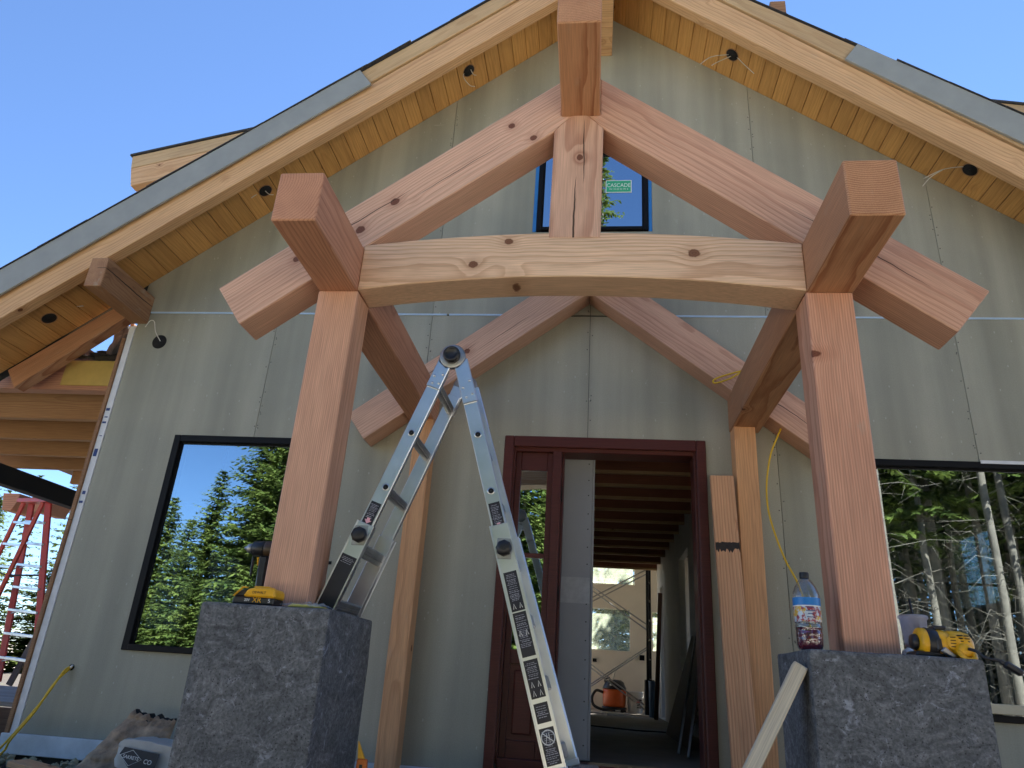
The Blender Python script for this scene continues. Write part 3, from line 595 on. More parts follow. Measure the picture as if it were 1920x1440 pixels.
# ------------------------------------------------------------------ aluminium ladder standing half on the pier
lad = thing('folding_ladder', 'aluminium multi position ladder opened between left pier and doorway', 'ladder', (-.6,-1.78,.16))
Hx, Hz = -.774, 1.954
def topx(foot): return Hx-.024 if foot[0] < Hx else Hx+.036          # the legs pivot either side of the hinge centre
def stringer(name, p0, p1, w, t, mat): return bar(name, lad, p0, p1, w, t, mat, .003, (0,1,0))
for side, ys in (('near', (-1.95,)), ('far', (-1.60,))):
    y = ys[0]; yo = -1 if side == 'near' else 1
    z0 = .715 if side == 'near' else .716
    lf, rf = (-1.236,z0), ((-.190,.168) if side == 'near' else (-.153,.168))
    def L(t, foot):
        tx = topx(foot); return (tx+(foot[0]-tx)*t, y, Hz+(foot[1]-Hz)*t)
    for foot, ts in ((lf, .74), (rf, .52)):
        a = L(.055, foot); b = L(ts+.03, foot); c = L(ts-.06, foot); d = L(1., foot)
        st = stringer('stringer', a, b, .068, .030, M_ALU)
        o2 = (0, yo*.002, 0); c = (c[0], c[1]+yo*.004, c[2]); d = (d[0], d[1]+yo*.004, d[2])
        sl_ = stringer('outer_stringer', c, d, .083, .042, M_ALU)
        dirv = (Vector(d)-Vector(a)).normalized(); nrm = Vector((dirv.z, 0, -dirv.x))
        fy = y-.026 if side == 'near' else y+.026
        for sgn in (-1, 1):                                             # channel lips
            e = Vector(c)+nrm*.041*sgn; g = Vector(d)+nrm*.041*sgn
            bar('channel_lip', lad, (e.x, fy-.0005*yo, e.z), (g.x, fy-.0005*yo, g.z), .006, .006, M_ALU, .001, (0,1,0))
        ft = Vector(d); bar('rubber_foot', lad, ft-dirv*.015, ft+dirv*.012, .094, .050, M_BLKP if foot is lf else M_BUCK, .004, (0,1,0))
        k = Vector(L(ts-.015 if foot is lf else ts, foot))
        if side == 'near':
            kn = lathe('lock_knob', lad, [(.030,0),(.036,.006),(.036,.024),(.030,.034),(.012,.036)], M_BLKP, at(k.x, y-.024, k.z) @ FACE, 8)
            box('knob_plate', lad, (k.x-.034, y-.0275, k.z-.045), (k.x+.034, y-.0235, k.z+.045), M_ALUD, .002)
    # hinge
    M = at(Hx, y-.02 if side == 'near' else y+.02, Hz) @ FACE
    h = lathe('hinge_disc', lad, [(.061,-.018),(.064,-.014),(.064,.006),(.060,.009),(.036,.009)], M_ALUD, M, 32)
    yy = y-.019*(1 if side == 'near' else -1)
    arc = [(Hx+.065*math.cos(R(q)), Hz+.065*math.sin(R(q))) for q in range(170, 9, -16)]
    hp = prism('hinge_housing', lad, arc+[(Hx+.070,Hz-.020),(Hx+.033,Hz-.066),(Hx+.012,Hz-.060),(Hx-.012,Hz-.060),(Hx-.028,Hz-.068),(Hx-.067,Hz-.030)], yy-.006, yy+.006, M_ALUD, 0, .002)
    if side == 'near': lathe('hinge_knob', h, [(.038,.008),(.042,.012),(.042,.036),(.038,.043),(.029,.045),(.0275,.040),(.001,.040)], M_BLKP, M, 32)
    for foot in (lf, rf):
        a, b = L(.010, foot), L(.135, foot); bar('hinge_plate', lad, (a[0], a[1]-.013*(1 if side=='near' else -1), a[2]), (b[0], b[1]-.013*(1 if side=='near' else -1), b[2]), .071, .024, M_ALU, .003, (0,1,0))
        d_ = (Vector(b)-Vector(a)).normalized(); nn = Vector((d_.z,0,-d_.x))
        for q, s in ((.075,-.02),(.09,.018),(.112,-.02),(.118,.012)):
            p = Vector(L(q, foot))+nn*s; lathe('rivet', lad, [(.007,-.001),(.006,.004),(.001,.006)], M_ALU, at(p.x, y-.025 if side=='near' else y+.025, p.z) @ FACE, 10)
for z, xl, xr in ((1.814,-.838,-.683),(1.553,-.937,-.605),(1.284,-1.028,-.521),(1.011,-1.118,-.445),(.76,-1.20,-.36),(.50,None,-.268),(.235,None,-.175)):
    for x, sg in ((xl,-1),(xr,1)):
        if x is None: continue
        big = z < 1.1
        xn, xf = (x, x) if sg < 0 else (-.738+.548*(1.954-z)/1.786, -.738+.585*(1.954-z)/1.786)
        if sg > 0: x = xn
        rg = bar('rung', lad, (xn,-1.935,z-.012), (xf,-1.615,z-.012), .030, .046 if not big else .062, M_ALUD, .006, (-.38*sg if sg < 0 else -.35,0,1))
        for k in (-1, 0, 1): bar('tread_rib', rg, (xn+.014*(-sg),-1.93,z-.012+.012*k), (xf+.014*(-sg),-1.62,z-.012+.012*k), .008, .004, M_ALUD, .001)
        if z > 1.1:
            rm = at(x, -1.9665, z) @ FACE; ri = lathe('rung_end', lad, [(.017,-.004),(.0175,.001),(.013,.002)], M_ALU, rm, 20, False); lathe('rung_hole', ri, [(.0132,.0),(.001,.0008)], M_DARK, rm, 20, False)
# warning labels down the near stringers
def label(foot, ta, tb, w, lines, extra=None, mat=M_LABEL, off=0):
    y = -1.950-.0165 if off == 0 else -1.9755-.0005
    def P(t): return Vector((topx(foot)+(foot[0]-topx(foot))*t, y, Hz+(foot[1]-Hz)*t))
    a, b = P(ta), P(tb); d = (b-a).normalized(); n_ = Vector((-d.z,0,d.x)); Lh = (b-a).length
    if n_.x < 0: n_ = -n_
    M = Matrix(((n_.x,-d.x,0,(a.x+b.x)/2),(0,0,-1,y),(n_.z,-d.z,0,(a.z+b.z)/2),(0,0,0,1)))   # local x across, local y up the stringer, z out of the face
    bm = bmesh.new(); add_box(bm, (-w/2,-Lh/2,-.0008), (w/2,Lh/2,.0008)); o = mobj('warning_label', bm, mat, lad, M)
    bm = bmesh.new(); rr = random.Random(int(ta*1000)); yy = Lh/2-.012
    for i in range(lines):
        if yy < -Lh/2+.008: break
        ww = w*rr.uniform(.28,.42); xx = -ww; h = rr.choice((.0022,.003,.0022))
        while xx < ww-.006:
            l = rr.uniform(.004,.014); add_box(bm, (xx,yy-h,.0008), (min(xx+l,ww),yy,.0012)); xx += l+.0022
        yy -= rr.choice((.0065,.0065,.009))
    if bm.verts:
        p_ = mobj('label_print', bm, M_PRINT, o, M); p_['kind'] = 'stuff'
    else: bm.free()
    if extra: extra(o, M, w, Lh)
def arrow(o, M, w, Lh):
    bm = bmesh.new(); y0 = -Lh/2+.006
    v = [bm.verts.new((x_, y_, .0011)) for x_, y_ in ((0,y0),(.018,y0+.018),(.008,y0+.018),(.008,y0+.030),(-.008,y0+.030),(-.008,y0+.018),(-.018,y0+.018))]; bm.faces.new(v); mobj('arrow_mark', bm, M_PINK, o, M)
def prohib(o, M, w, Lh):
    yc = Lh/2-.036; tube('prohibition_ring', o, [(.027*math.cos(a*math.pi/12), yc+.027*math.sin(a*math.pi/12), .0012) for a in range(25)], .0022, M_WHITEP, 6, 0, M)
    tube('prohibition_bar', o, [(-.019,yc+.019,.0012),(.019,yc-.019,.0012)], .0020, M_WHITEP, 6, 0, M)
    for s in (-1, 1): tube('ladder_pictogram', o, [(s*.008-.004,yc-.02,.001),(s*.004+.002,yc+.016,.001)], .0014, M_WHITEP, 5, 0, M)
def pict(rows, yc0):
    def f(o, M, w, Lh):
        for r_ in range(rows):
            for s in (-1, 1):
                yc = -Lh/2+yc0+r_*.034
                tube('ladder_pictogram', o, [(s*.014-.005,yc-.010,.001),(s*.014,yc+.012,.001),(s*.014+.006,yc-.010,.001)], .0016, M_WHITEP, 5, 0, M)
    return f
lfn, rfn = (-1.236,.715), (-.190,.168)
label(rfn, .405, .475, .052, 12, arrow); label(lfn, .60, .685, .050, 10, arrow)
label(rfn, .575, .665, .058, 16, pict(1, .020), off=1); label(rfn, .668, .765, .058, 18, pict(1, .095), off=1)
label(rfn, .772, .852, .060, 9, pict(2, .018), off=1); label(rfn, .862, .902, .058, 6, off=1); label(rfn, .912, .985, .060, 18, prohib, off=1)
label(lfn, .80, .985, .074, 4, off=1)
for t0, t1, f in ((.20,.245,lfn),):                                     # stickers on the far stringer
    pass

# small block the ladder's right feet stand on
crate = thing('timber_block', 'low timber block under the right hand ladder feet', 'wooden block', (-.12,-1.75,-.3))
for k, z in enumerate((-.30,-.145,.01)): bar('block_board', crate, (-.12,-2.12,z+.076), (-.12,-1.50,z+.076), .20, .15, W_GREY, .005)

# ------------------------------------------------------------------ things on the piers
def battery():
    t = thing('battery_pack', 'yellow and black slide on tool battery at the foot of the left post', 'battery', (-1.44,-2.17,.712))
    x0, x1, y0, y1, z = -1.535, -1.352, -2.225, -2.125, .713
    prism('pack_base', t, [(x0,z),(x1-.004,z),(x1-.002,z+.028),(x0+.006,z+.030)], y0, y1, M_BLKP, 0, .005)
    prism('pack_top', t, [(x0+.045,z+.0305),(x1,z+.0285),(x1-.003,z+.060),(x1-.020,z+.068),(x1-.09,z+.068),(x0+.060,z+.060)], y0-.002, y1+.002, M_YEL, 0, .006)
    prism('latch', t, [(x0,z+.031),(x0+.044,z+.031),(x0+.055,z+.060),(x0+.040,z+.063),(x0+.012,z+.045)], y0+.012, y1-.012, M_BLKP, 0, .004)
    prism('rail_edge', t, [(x0-.001,z+.030),(x0+.005,z+.030),(x0+.040,z+.064),(x0+.058,z+.064),(x0+.058,z+.069),(x0+.036,z+.070)], y0-.001, y0+.011, M_YEL, 0, .002)
    prism('rib', t, [(x0+.075,z+.069),(x1-.035,z+.069),(x1-.040,z+.075),(x0+.080,z+.075)], y0+.018, y1-.018, M_YEL, 0, .003)
    fy = y0-.0035
    text('lettering', t, 'DEWALT', .0145, M_BLKP, at((x0+x1)/2+.022, fy+.0005, z+.047) @ FACE)
    text('lettering', t, '20V', .015, M_WHITEP, at(x0+.066, y0-.001, z+.016) @ FACE); text('lettering', t, 'XR', .030, M_YEL, at(x0+.108, y0-.001, z+.017) @ FACE); text('lettering', t, '5', .022, M_WHITEP, at(x1-.022, y0-.001, z+.016) @ FACE)
battery()
def driver():
    t = thing('impact_driver', 'black and yellow impact driver standing behind the left post', 'drill', (-1.575,-1.90,.712))
    X = at(-1.672,-1.90,.985) @ Matrix.Rotation(R(90), 4, 'Y')
    lathe('chuck', t, [(.008,-.012),(.010,.0),(.020,.004),(.024,.022),(.018,.028)], M_ALUD, X, 16)
    lathe('gear_case', t, [(.022,.026),(.034,.034),(.036,.085),(.034,.09)], M_BLKP, X, 20)
    lathe('motor_body', t, [(.035,.091),(.037,.10),(.037,.140),(.030,.150)], plain('dark tan tool shell', (.06,.035,.015), .45), X, 20)
    prism('handle', t, [(-1.600,.955),(-1.553,.955),(-1.547,.800),(-1.593,.800)], -1.925, -1.875, M_BLKP, R(90), .010)
    prism('trigger', t, [(-1.612,.945),(-1.601,.945),(-1.598,.905),(-1.604,.905)], -1.915, -1.885, M_YEL, 0, .003)
    prism('bit', t, [(-1.640,.948),(-1.628,.948),(-1.626,.86),(-1.636,.86)], -1.906, -1.894, M_BLKP, 0, .003)
    prism('handle_foot', t, [(-1.606,.799),(-1.535,.799),(-1.530,.780),(-1.615,.780)], -1.935, -1.865, M_YEL, 0, .005); prism('handle_battery', t, [(-1.618,.779),(-1.528,.779),(-1.526,.716),(-1.622,.716)], -1.938, -1.862, M_BLKP, 0, .007)
driver()
def shims():
    t = thing('shim_packet', 'clear packet of flat yellow shims at the pier edge', 'packet', (-1.23,-2.17,.711))
    prism('shim', t, [(-1.30,.713),(-1.145,.713),(-1.14,.718),(-1.20,.725),(-1.28,.726)], -2.215, -2.17, plain('pale yellow shim', (.72,.62,.14), .5), 0, .003)
    bm = bmesh.new(); N_ = 14; V = [[bm.verts.new((-1.325+.20*i/N_, -2.235+.09*j/5, .7165+.018*abs(noise.noise(Vector((i*.45, j*.7, 2))))+.012*math.sin(math.pi*j/5)*math.sin(math.pi*i/N_))) for j in range(6)] for i in range(N_+1)]
    for i in range(N_):
        for j in range(5): bm.faces.new((V[i][j],V[i+1][j],V[i+1][j+1],V[i][j+1]))
    mobj('plastic_wrap', bm, film('clear wrap', (.8,.8,.8), .3, .7), t, None, True)
shims()
def bottle():
    c = Matrix.Translation((.778,-2.10,.668)); t = thing('drink_bottle', 'large clear plastic bottle of red drink with blue banded label', 'bottle', (.778,-2.10,.668))
    N = NT('clear bottle plastic'); f = N.n('LayerWeight', {'Blend': .45}).outputs['Facing']
    fl = N.math('MULTIPLY', N.math('POWER', f, 2.2), .75); fl = N.math('ADD', fl, .10, clamp=True)
    n_ = N.noise(scale_vec(N, N.obj(), (1,1,2.)), 24., 2.); g = N.n('BsdfGlossy', {'Color': (.9,.95,1,1), 'Roughness': .06, 'Normal': N.bump(n_.outputs[0], .5, .006)}); tr = N.n('BsdfTransparent', {'Color': (.80,.84,.90,1)})
    N.surface(N.n('MixShader', {0: fl, 1: tr.outputs[0], 2: g.outputs[0]}).outputs[0])
    ribs = [(.0495+.0018*math.sin(k*1.5), .055+k*.006) for k in range(24)]
    lathe('bottle_shell', t, [(.030,.0),(.042,.004),(.0485,.02),(.0495,.05)]+ribs+[(.0500,.205),(.0485,.215),(.040,.240),(.026,.262),(.0155,.272),(.0150,.282)], N.m, c, 32)
    lathe('drink', t, [(.028,.003),(.040,.007),(.0465,.022),(.0475,.085),(.001,.086)], plain('red drink', (.20,.012,.03), .12), c, 28)
    lathe('cap', t, [(.0175,.272),(.0182,.275),(.0182,.294),(.0165,.296),(.001,.296)], M_BLKP, c, 24)
    L = NT('printed bottle label'); o_ = L.obj(); s_ = L.n('SeparateXYZ', {0: o_}); vv = L.n('TexVoronoi', {'Vector': scale_vec(L, o_, (60,60,45)), 'Scale': 1.}); nn = L.noise(o_, 70., 3., .7)
    base = L.mix(L.ramp(L.n('SeparateColor', {0: vv.outputs['Color']}).outputs[0], [(.3, 0.), (.32, 1.)]), (.55,.62,.70,1), (.35,.05,.06,1)); base = L.mix(L.ramp(L.n('SeparateColor', {0: vv.outputs['Color']}).outputs[1], [(.72, 0.), (.74, 1.)]), base, (.70,.42,.04,1)); base = L.mix(L.ramp(nn.outputs[0], [(.5, 0.), (.56, .8)]), base, (.65,.72,.80,1))
    L.bsdf(base, .3)
    lab = lathe('label', t, [(.0512,.105),(.0515,.150),(.0514,.166)], L.m, c, 32, False); lathe('label_band', lab, [(.0516,.1665),(.0516,.196)], plain('blue label band', (.03,.23,.62), .3), c, 32, False); lathe('label_edge', lab, [(.0517,.162),(.0517,.1664)], M_WHITEP, c, 32, False)
    for k, w in enumerate((.026,.034,.022,.03)):
        a = R(-92); z = .158-k*.012; add = c @ Matrix.Rotation(a, 4, 'Z') @ at(.0518, 0, z)
        bm = bmesh.new(); add_box(bm, (0,-w/2,-.0014), (.0012,w/2,.0014)); mobj('label_print', bm, M_BLUEP, lab, add)
bottle()
def cup():
    c = at(1.238,-1.93,.667); t = thing('plastic_cup', 'translucent takeaway cup with black straw behind the right post', 'cup', (1.238,-1.93,.667))
    m = film('milky cup plastic', (.72,.72,.82), .45, .42)
    lathe('cup_body', t, [(.034,0),(.036,.003),(.050,.155),(.0555,.158),(.0565,.164),(.0545,.170),(.050,.172)], m, c, 32, False)
    lathe('drink_left', t, [(.033,.003),(.040,.06),(.001,.061)], plain('pale iced drink', (.40,.38,.40), .2), c, 24)
    tube('straw', t, [(1.246,-1.93,.68),(1.243,-1.93,.80),(1.238,-1.92,.905)], .0042, M_BLKP, 10)
    for k in range(3): lathe('rim_ring', t, [(.0435+.0018*k,.118+.012*k),(.0450+.0018*k,.121+.012*k),(.0442+.0018*k,.124+.012*k)], m, c, 28, False)
    bm = bmesh.new()
    for k in range(6): add_box(bm, (1.234,-1.976,.765+k*.011), (1.244,-1.9745,.770+k*.011))
    mobj('cup_print', bm, M_BLUEP, t)
cup()
def paper():
    bm = bmesh.new(); bmesh.ops.create_icosphere(bm, subdivisions=3, radius=1)
    for v in bm.verts:
        d = 1+.35*noise.noise(v.co*2.3)+.22*abs(noise.noise(v.co*5)); v.co = Vector((v.co.x*.024*d, v.co.y*.022*d, v.co.z*.019*d))
    o = mobj('crumpled_paper', bm, M_WHITEP, None, at(1.168,-2.03,.684)); tag(o, 'crumpled white paper scrap at the right post base', 'paper')
paper()
def saw():
    t = thing('corded_saw', 'yellow and black corded power tool with cable on the dark pier', 'power tool', (1.24,-2.16,.667))
    X = at(1.138,-2.155,.720) @ Matrix.Rotation(R(92), 4, 'Y')
    lathe('nose', t, [(.012,-.012),(.026,-.008),(.030,.006),(.026,.012)], M_BLKP, X, 24)
    lathe('front_collar', t, [(.030,.010),(.050,.014),(.0535,.022),(.0525,.042),(.050,.044)], M_YEL, X, 32)
    lathe('rubber_band', t, [(.052,.036),(.0555,.040),(.0555,.070),(.052,.074)], M_BLKP, X, 32)
    lathe('gear_housing', t, [(.050,.070),(.0525,.076),(.0505,.100),(.046,.118)], M_YEL, X, 32)
    body = lathe('motor_housing', t, [(.045,.112),(.0505,.122),(.0525,.135),(.0515,.165),(.046,.186),(.033,.198),(.001,.202)], M_YEL, X, 32)
    for z in (.0,.011,.022,-.011):
        box('vent_slot', body, (1.246,-2.2085,.716+z), (1.266,-2.2000,.7205+z), M_DARK, .001)
    for xx in (1.284,1.308):
        for z in (.004,.014,.024): box('vent_slot', body, (xx-.009,-2.207 if xx < 1.3 else -2.203,.722+z), (xx+.009,-2.196,.7255+z), M_DARK, .001)
    lathe('side_boss', body, [(.026,0),(.026,.004),(.022,.006),(.001,.0062)], M_YEL, at(1.258,-2.202,.722) @ FACE, 24)
    prism('black_patch', t, [(1.204,.764),(1.250,.768),(1.254,.780),(1.210,.782)], -2.18, -2.13, M_BLKP, 0, .004); prism('black_patch', t, [(1.196,.69),(1.216,.695),(1.214,.735),(1.196,.73)], -2.213, -2.20, M_BLKP, 0, .004)
    prism('base_plate', t, [(1.120,.668),(1.225,.668),(1.232,.674),(1.205,.688),(1.130,.688)], -2.20, -2.10, M_BLKP, 0, .006)
    prism('guard', t, [(1.205,.690),(1.222,.706),(1.262,.674),(1.245,.667)], -2.215, -2.19, M_ALUD, 0, .004)
    lathe('handle_boss', t, [(.026,0),(.027,.01),(.024,.035),(.016,.042)], M_YEL, at(1.285,-2.195,.694) @ FACE, 24)
    tube('handle_loop', t, [(1.262,-2.225,.690),(1.268,-2.245,.668),(1.286,-2.25,.660),(1.304,-2.245,.668),(1.310,-2.225,.690)], .0095, M_YEL, 10, 5)
    tube('cord', t, [(1.290,-2.24,.700),(1.304,-2.262,.692),(1.320,-2.275,.672),(1.338,-2.282,.667),(1.362,-2.288,.663),(1.380,-2.29,.655)], .0055, M_BLKP, 8, 6)
    bar('plug', t, (1.376,-2.29,.656), (1.428,-2.293,.624), .026, .024, M_BLKP, .006); bar('plug_neck', t, (1.364,-2.288,.662), (1.377,-2.29,.655), .016, .015, M_BLKP, .003)
    for s in (-1, 1): bar('plug_pin', t, (1.428,-2.293+s*.006,.624), (1.446,-2.294+s*.006,.613), .0022, .006, M_ALU, 0)
saw()

# ------------------------------------------------------------------ lumber, cords and site clutter by the wall
pl = bar('leaning_plank', None, (.862,-.275,-.26), (.818,-.165,1.890), .158, .040, W_CEDAR, .004, (0,1,0)); tag(pl, 'reddish plank with dark band leaning beside the door frame', 'plank')
M_CHAR = plain('dark stain', (.035,.028,.025), .8, var=.5, scale=40.)
def on_plank(lo, hi, nm, mat):
    bm = bmesh.new(); rr = random.Random(3); w = .0785; n_ = 18; top = []; bot = []
    for i in range(n_+1):
        y = -w+2*w*i/n_; top.append(bm.verts.new((hi+rr.uniform(-.004,.004), y, -.0209))); bot.append(bm.verts.new((lo+rr.uniform(-.022,.012), y, -.0209)))
    for i in range(n_): bm.faces.new((top[i], top[i+1], bot[i+1], bot[i]))
    return mobj(nm, bm, mat, pl, WORLD[pl])
on_plank(1.635, 1.685, 'stain_band', M_CHAR)
pr_ = bar('prop_timber', None, (.06,-2.31,-.50), (.702,-2.215,.607), .052, .078, W_PALE, .004, (.3,1,.2)); tag(pr_, 'pale square timber prop leaning against the right concrete pier', 'timber prop')
c1 = tube('extension_cord', None, [(-3.75,.0,.372),(-3.765,-.05,.345),(-3.83,-.09,.16),(-3.93,-.11,-.02),(-4.03,-.10,-.15),(-4.10,-.12,-.245),(-4.3,-.3,-.26)], .0075, M_CORD, 8, 8); tag(c1, 'yellow cord pair hanging from the hole in left wall', 'cord')
tube('cord_strand', c1, [(-3.752,.0,.374),(-3.80,-.07,.26),(-3.86,-.10,.08),(-3.955,-.13,-.10),(-3.98,-.13,-.17),(-4.06,-.16,-.24),(-4.25,-.4,-.27)], .0075, M_CORD, 8, 8)
tube('cable_clip', c1, [(-3.745,-.004,.385),(-3.742,-.018,.378),(-3.746,-.02,.366)], .006, M_WHITEP, 8)
c2 = tube('hanging_cord', None, [(1.10,-.24,2.69),(.98,-.235,2.665),(.83,-.235,2.615),(.782,-.235,2.585),(.80,-.24,2.565),(.90,-.245,2.60),(1.02,-.25,2.665),(1.16,-.23,2.66),(1.265,-.21,2.56),(1.285,-.17,2.43),(1.272,-.15,2.31),(1.22,-.15,2.19),(1.168,-.16,2.07),(1.135,-.16,1.93),(1.118,-.16,1.79),(1.122,-.16,1.65),(1.15,-.17,1.50),(1.20,-.18,1.33),(1.28,-.2,1.12),(1.33,-.25,.7),(1.35,-.35,.1),(1.4,-.5,-.25)], .0065, M_CORD, 8, 6); tag(c2, 'yellow cord looped over the wall rafter and hanging beside the right post', 'cord')
M_KRAFT = plain('torn kraft sack', (.40,.28,.175), .72, var=.75, scale=11., bmp=1.)
def upright_sack():
    bm = bmesh.new(); nu, nv = 34, 40; F = []; B = []
    for j in range(nv+1):
        v = j/nv; rf, rb = [], []
        for i in range(nu+1):
            u = i/nu; xl = -3.25+.20*v; xr = -2.68-.07*v; x = xl+(xr-xl)*u
            z = -.27+(.41-.035*u)*v+.016*v**6*(2*noise.noise(Vector((u*9,0,3)))+noise.noise(Vector((u*23,1,3)))); yc = -.50+.27*v
            th = (.085*(1-v)**.5+.030)*(max(0., 1-abs(2*u-1)**3.2))**.5
            q = Vector((x*3, z*3, 0)); cr = .024*noise.noise(Vector((x*3.5+2*z, z*17, 1)))+.040*abs(noise.noise(Vector((x*2.2-1.5*z, z*26, 4))))+.010*noise.noise(q*9)+.03*noise.noise(q*1.2)
            rf.append(bm.verts.new((x, yc-th-cr, z+.010*noise.noise(q*4)))); rb.append(bm.verts.new((x, yc+th*.6, z)))
        F.append(rf); B.append(rb)
    for j in range(nv):
        for i in range(nu):
            bm.faces.new((F[j][i],F[j][i+1],F[j+1][i+1],F[j+1][i])); bm.faces.new((B[j][i],B[j+1][i],B[j+1][i+1],B[j][i+1]))
        for k in (0, nu): bm.faces.new((F[j][k],F[j+1][k],B[j+1][k],B[j][k]))
    for i in range(nu): f = bm.faces.new((F[nv][i],F[nv][i+1],B[nv][i+1],B[nv][i])); f.material_index = 1
    return mobj('paper_sack', bm, [M_KRAFT, M_DARK], None, None, True)
b1 = upright_sack(); tag(b1, 'torn brown paper sack slumped against the wall base', 'sack')
tears = [((-3.00,.085),(-2.93,.105),(-2.90,.085),(-2.93,.07)),((-2.90,.055),(-2.87,.065),(-2.865,.045),(-2.89,.04))]
for t_ in tears: prism('tear', b1, list(t_), -.300, -.290, M_DARK, 0, 0)
def lying_bag(label, lo, hi, seed, mat):
    c = [(a+b)/2 for a, b in zip(lo, hi)]; hs = [(b-a)/2 for a, b in zip(lo, hi)]
    bm = bmesh.new(); bmesh.ops.create_cube(bm, size=2); bmesh.ops.subdivide_edges(bm, edges=bm.edges, cuts=24, use_grid_fill=True)
    for v in bm.verts:
        p = v.co.copy(); kx = (1-abs(p.x)**7)**.5; e = max(.18, kx)
        q = Vector((p.x*2, p.y*1.5, p.z*1.5+seed)); n1 = noise.noise(q*1.3); n2 = abs(noise.noise(Vector((p.x*7, p.z*2.+p.y, seed)))); n3 = noise.noise(q*5)
        r_ = (abs(p.y)**6+abs(p.z)**6)**(1/6); rr_ = 1/max(.001, r_); f = min(1., .93+.07*rr_)*.9
        v.co = Vector((p.x*hs[0]*(1+.05*noise.noise(q*2)), (p.y*e*f+.05*n1+.05*n2)*hs[1], (p.z*e*f+.10*n1+.09*n2+.04*n3)*hs[2]))
    o = mobj('cement_bag', bm, mat, None, Matrix.Translation(c) @ Matrix.Rotation(R(4),4,'Y'), True); return tag(o, label, 'cement bag')
b2 = lying_bag('pale cement bag with dark diamond print in front of the brown sack', (-2.90,-.66,-.17), (-2.36,-.40,.015), 5., M_BAGW)
Tb = at(-2.735,-.672,-.075) @ Matrix.Rotation(R(6),4,'Y') @ FACE @ Matrix.Rotation(R(-8),4,'X')
bm = bmesh.new(); bm.faces.new([bm.verts.new(p) for p in ((-.07,.048,0),(.16,.048,0),(.16,-.052,0),(.0,-.052,0),(-.085,.008,0))]); pr1 = mobj('print_panel', bm, M_LABEL, b2, Tb)
tube('diamond_outline', pr1, [(-.078,.004,.001),(-.01,.040,.001),(.062,.0,.001),(-.004,-.042,.001),(-.078,.004,.001)], .0014, M_WHITEP, 5, 0, Tb); text('lettering', pr1, 'SAKRETE', .026, M_WHITEP, Tb @ at(-.006,0,.002), .0004); text('lettering', pr1, 'CO', .034, M_WHITEP, Tb @ at(.105,-.005,.002), .0004)
b3 = lying_bag('crumpled pale bag lying lowest beneath the printed cement bag', (-2.95,-.80,-.31), (-2.40,-.52,-.165), 9., M_BAGW)
gp = bar('ground_board', None, (-3.62,-.44,-.185), (-2.95,-.66,-.225), .14, .035, W_STUD, .004); tag(gp, 'short light board lying on the ground by the wall base', 'board')
bm = bmesh.new(); rr = random.Random(11)
for k in range(160):
    g = bmesh.ops.create_icosphere(bm, subdivisions=1, radius=rr.uniform(.008,.035))['verts']; p = Vector((rr.uniform(-4.1,-2.6), rr.uniform(-.45,-.03), -.24+rr.uniform(0,.03)))
    for v in g: v.co = v.co*(1+.4*noise.noise(v.co*60+p*9))+p
o = mobj('rubble', bm, plain('broken foam and rubble', (.36,.34,.22), .85, var=.5, scale=18.)); o['kind'] = 'stuff'
def flag():
    t = thing('utility_knife', 'orange and yellow knife handle standing beside the left pier', 'knife', (-.975,-2.0,.0))
    prism('handle', t, [(-.997,-.10),(-.925,-.10),(-.945,.165),(-.985,.165)], -2.012, -1.99, plain('orange handle', (.70,.17,.02), .45), R(90), .004); prism('blade_holder', t, [(-.984,.1655),(-.956,.1655),(-.990,.228)], -2.008, -1.994, M_YEL, 0, .001)
    prism('dark_slot', t, [(-.978,.05),(-.955,.05),(-.960,.145),(-.972,.145)], -2.0135, -2.0118, M_BLKP, 0, 0)
flag()

# ------------------------------------------------------------------ side porch on the left
sp_ = thing('side_porch', 'half built side porch of fir joists beyond the left wall corner', 'porch', (-5.5,1.5,.0))
box('header_beam', sp_, (-8.5,.22,2.585), (-4.11,.33,2.815), W_FIR, .004)
for y in (1.06,1.76,2.43,3.06,3.85,4.6): box('joist', sp_, (-8.6 if y < 3.7 else -7.3,y,2.60), (-4.11,y+.075,2.90), W_JOI2, .003)
box('porch_sheathing', sp_, (-6.9,.36,2.905), (-4.05,5.,2.925), M_OSB, 0)
bar('steel_beam', sp_, (-5.0,-.25,1.80), (-5.0,5.2,1.80), .11, .155, M_BLACK, .004)
bar('steel_post', sp_, (-5.0,5.1,-.2), (-5.0,5.1,1.72), .10, .10, M_BLACK, .004); bar('steel_post', sp_, (-5.0,-.2,-.25), (-5.0,-.2,1.72), .10, .10, M_BLACK, .004)
bar('plate_post', sp_, (-8.4,.28,-.2), (-8.4,.28,2.58), .14, .14, W_FIR, .004)
box('sun_blocker', sp_, (-8.,.36,2.926), (-4.72,5.,3.06), M_OSB, 0)  # unseen slab added to keep sun off the porch header
box('sheet_scrap', sp_, (-4.74,.205,2.625), (-4.16,.2195,2.86), M_OCHRE, .002)
bm = bmesh.new()                                                     # torn roofing felt on top of the header
for k in range(10):
    V = [[bm.verts.new((-4.62+.5*i/8+(.12*k%.2), .12+.05*k*.3+.05*j, 2.87+.012*k+.03*noise.noise(Vector((i*.5+k, j*.6, k))) )) for j in range(3)] for i in range(9)]
    for i in range(8):
        for j in range(2): bm.faces.new((V[i][j],V[i+1][j],V[i+1][j+1],V[i][j+1]))
mobj('roofing_felt', bm, M_SHING, sp_)
bm = bmesh.new(); bmesh.ops.create_icosphere(bm, subdivisions=3, radius=1)
for v in bm.verts:
    d = 1+.5*noise.noise(v.co*1.7+Vector((3,0,0)))+.3*noise.noise(v.co*4); v.co = Vector((-4.33+v.co.x*.085*d, .25+v.co.y*.06*d, 3.02+v.co.z*.19*d))
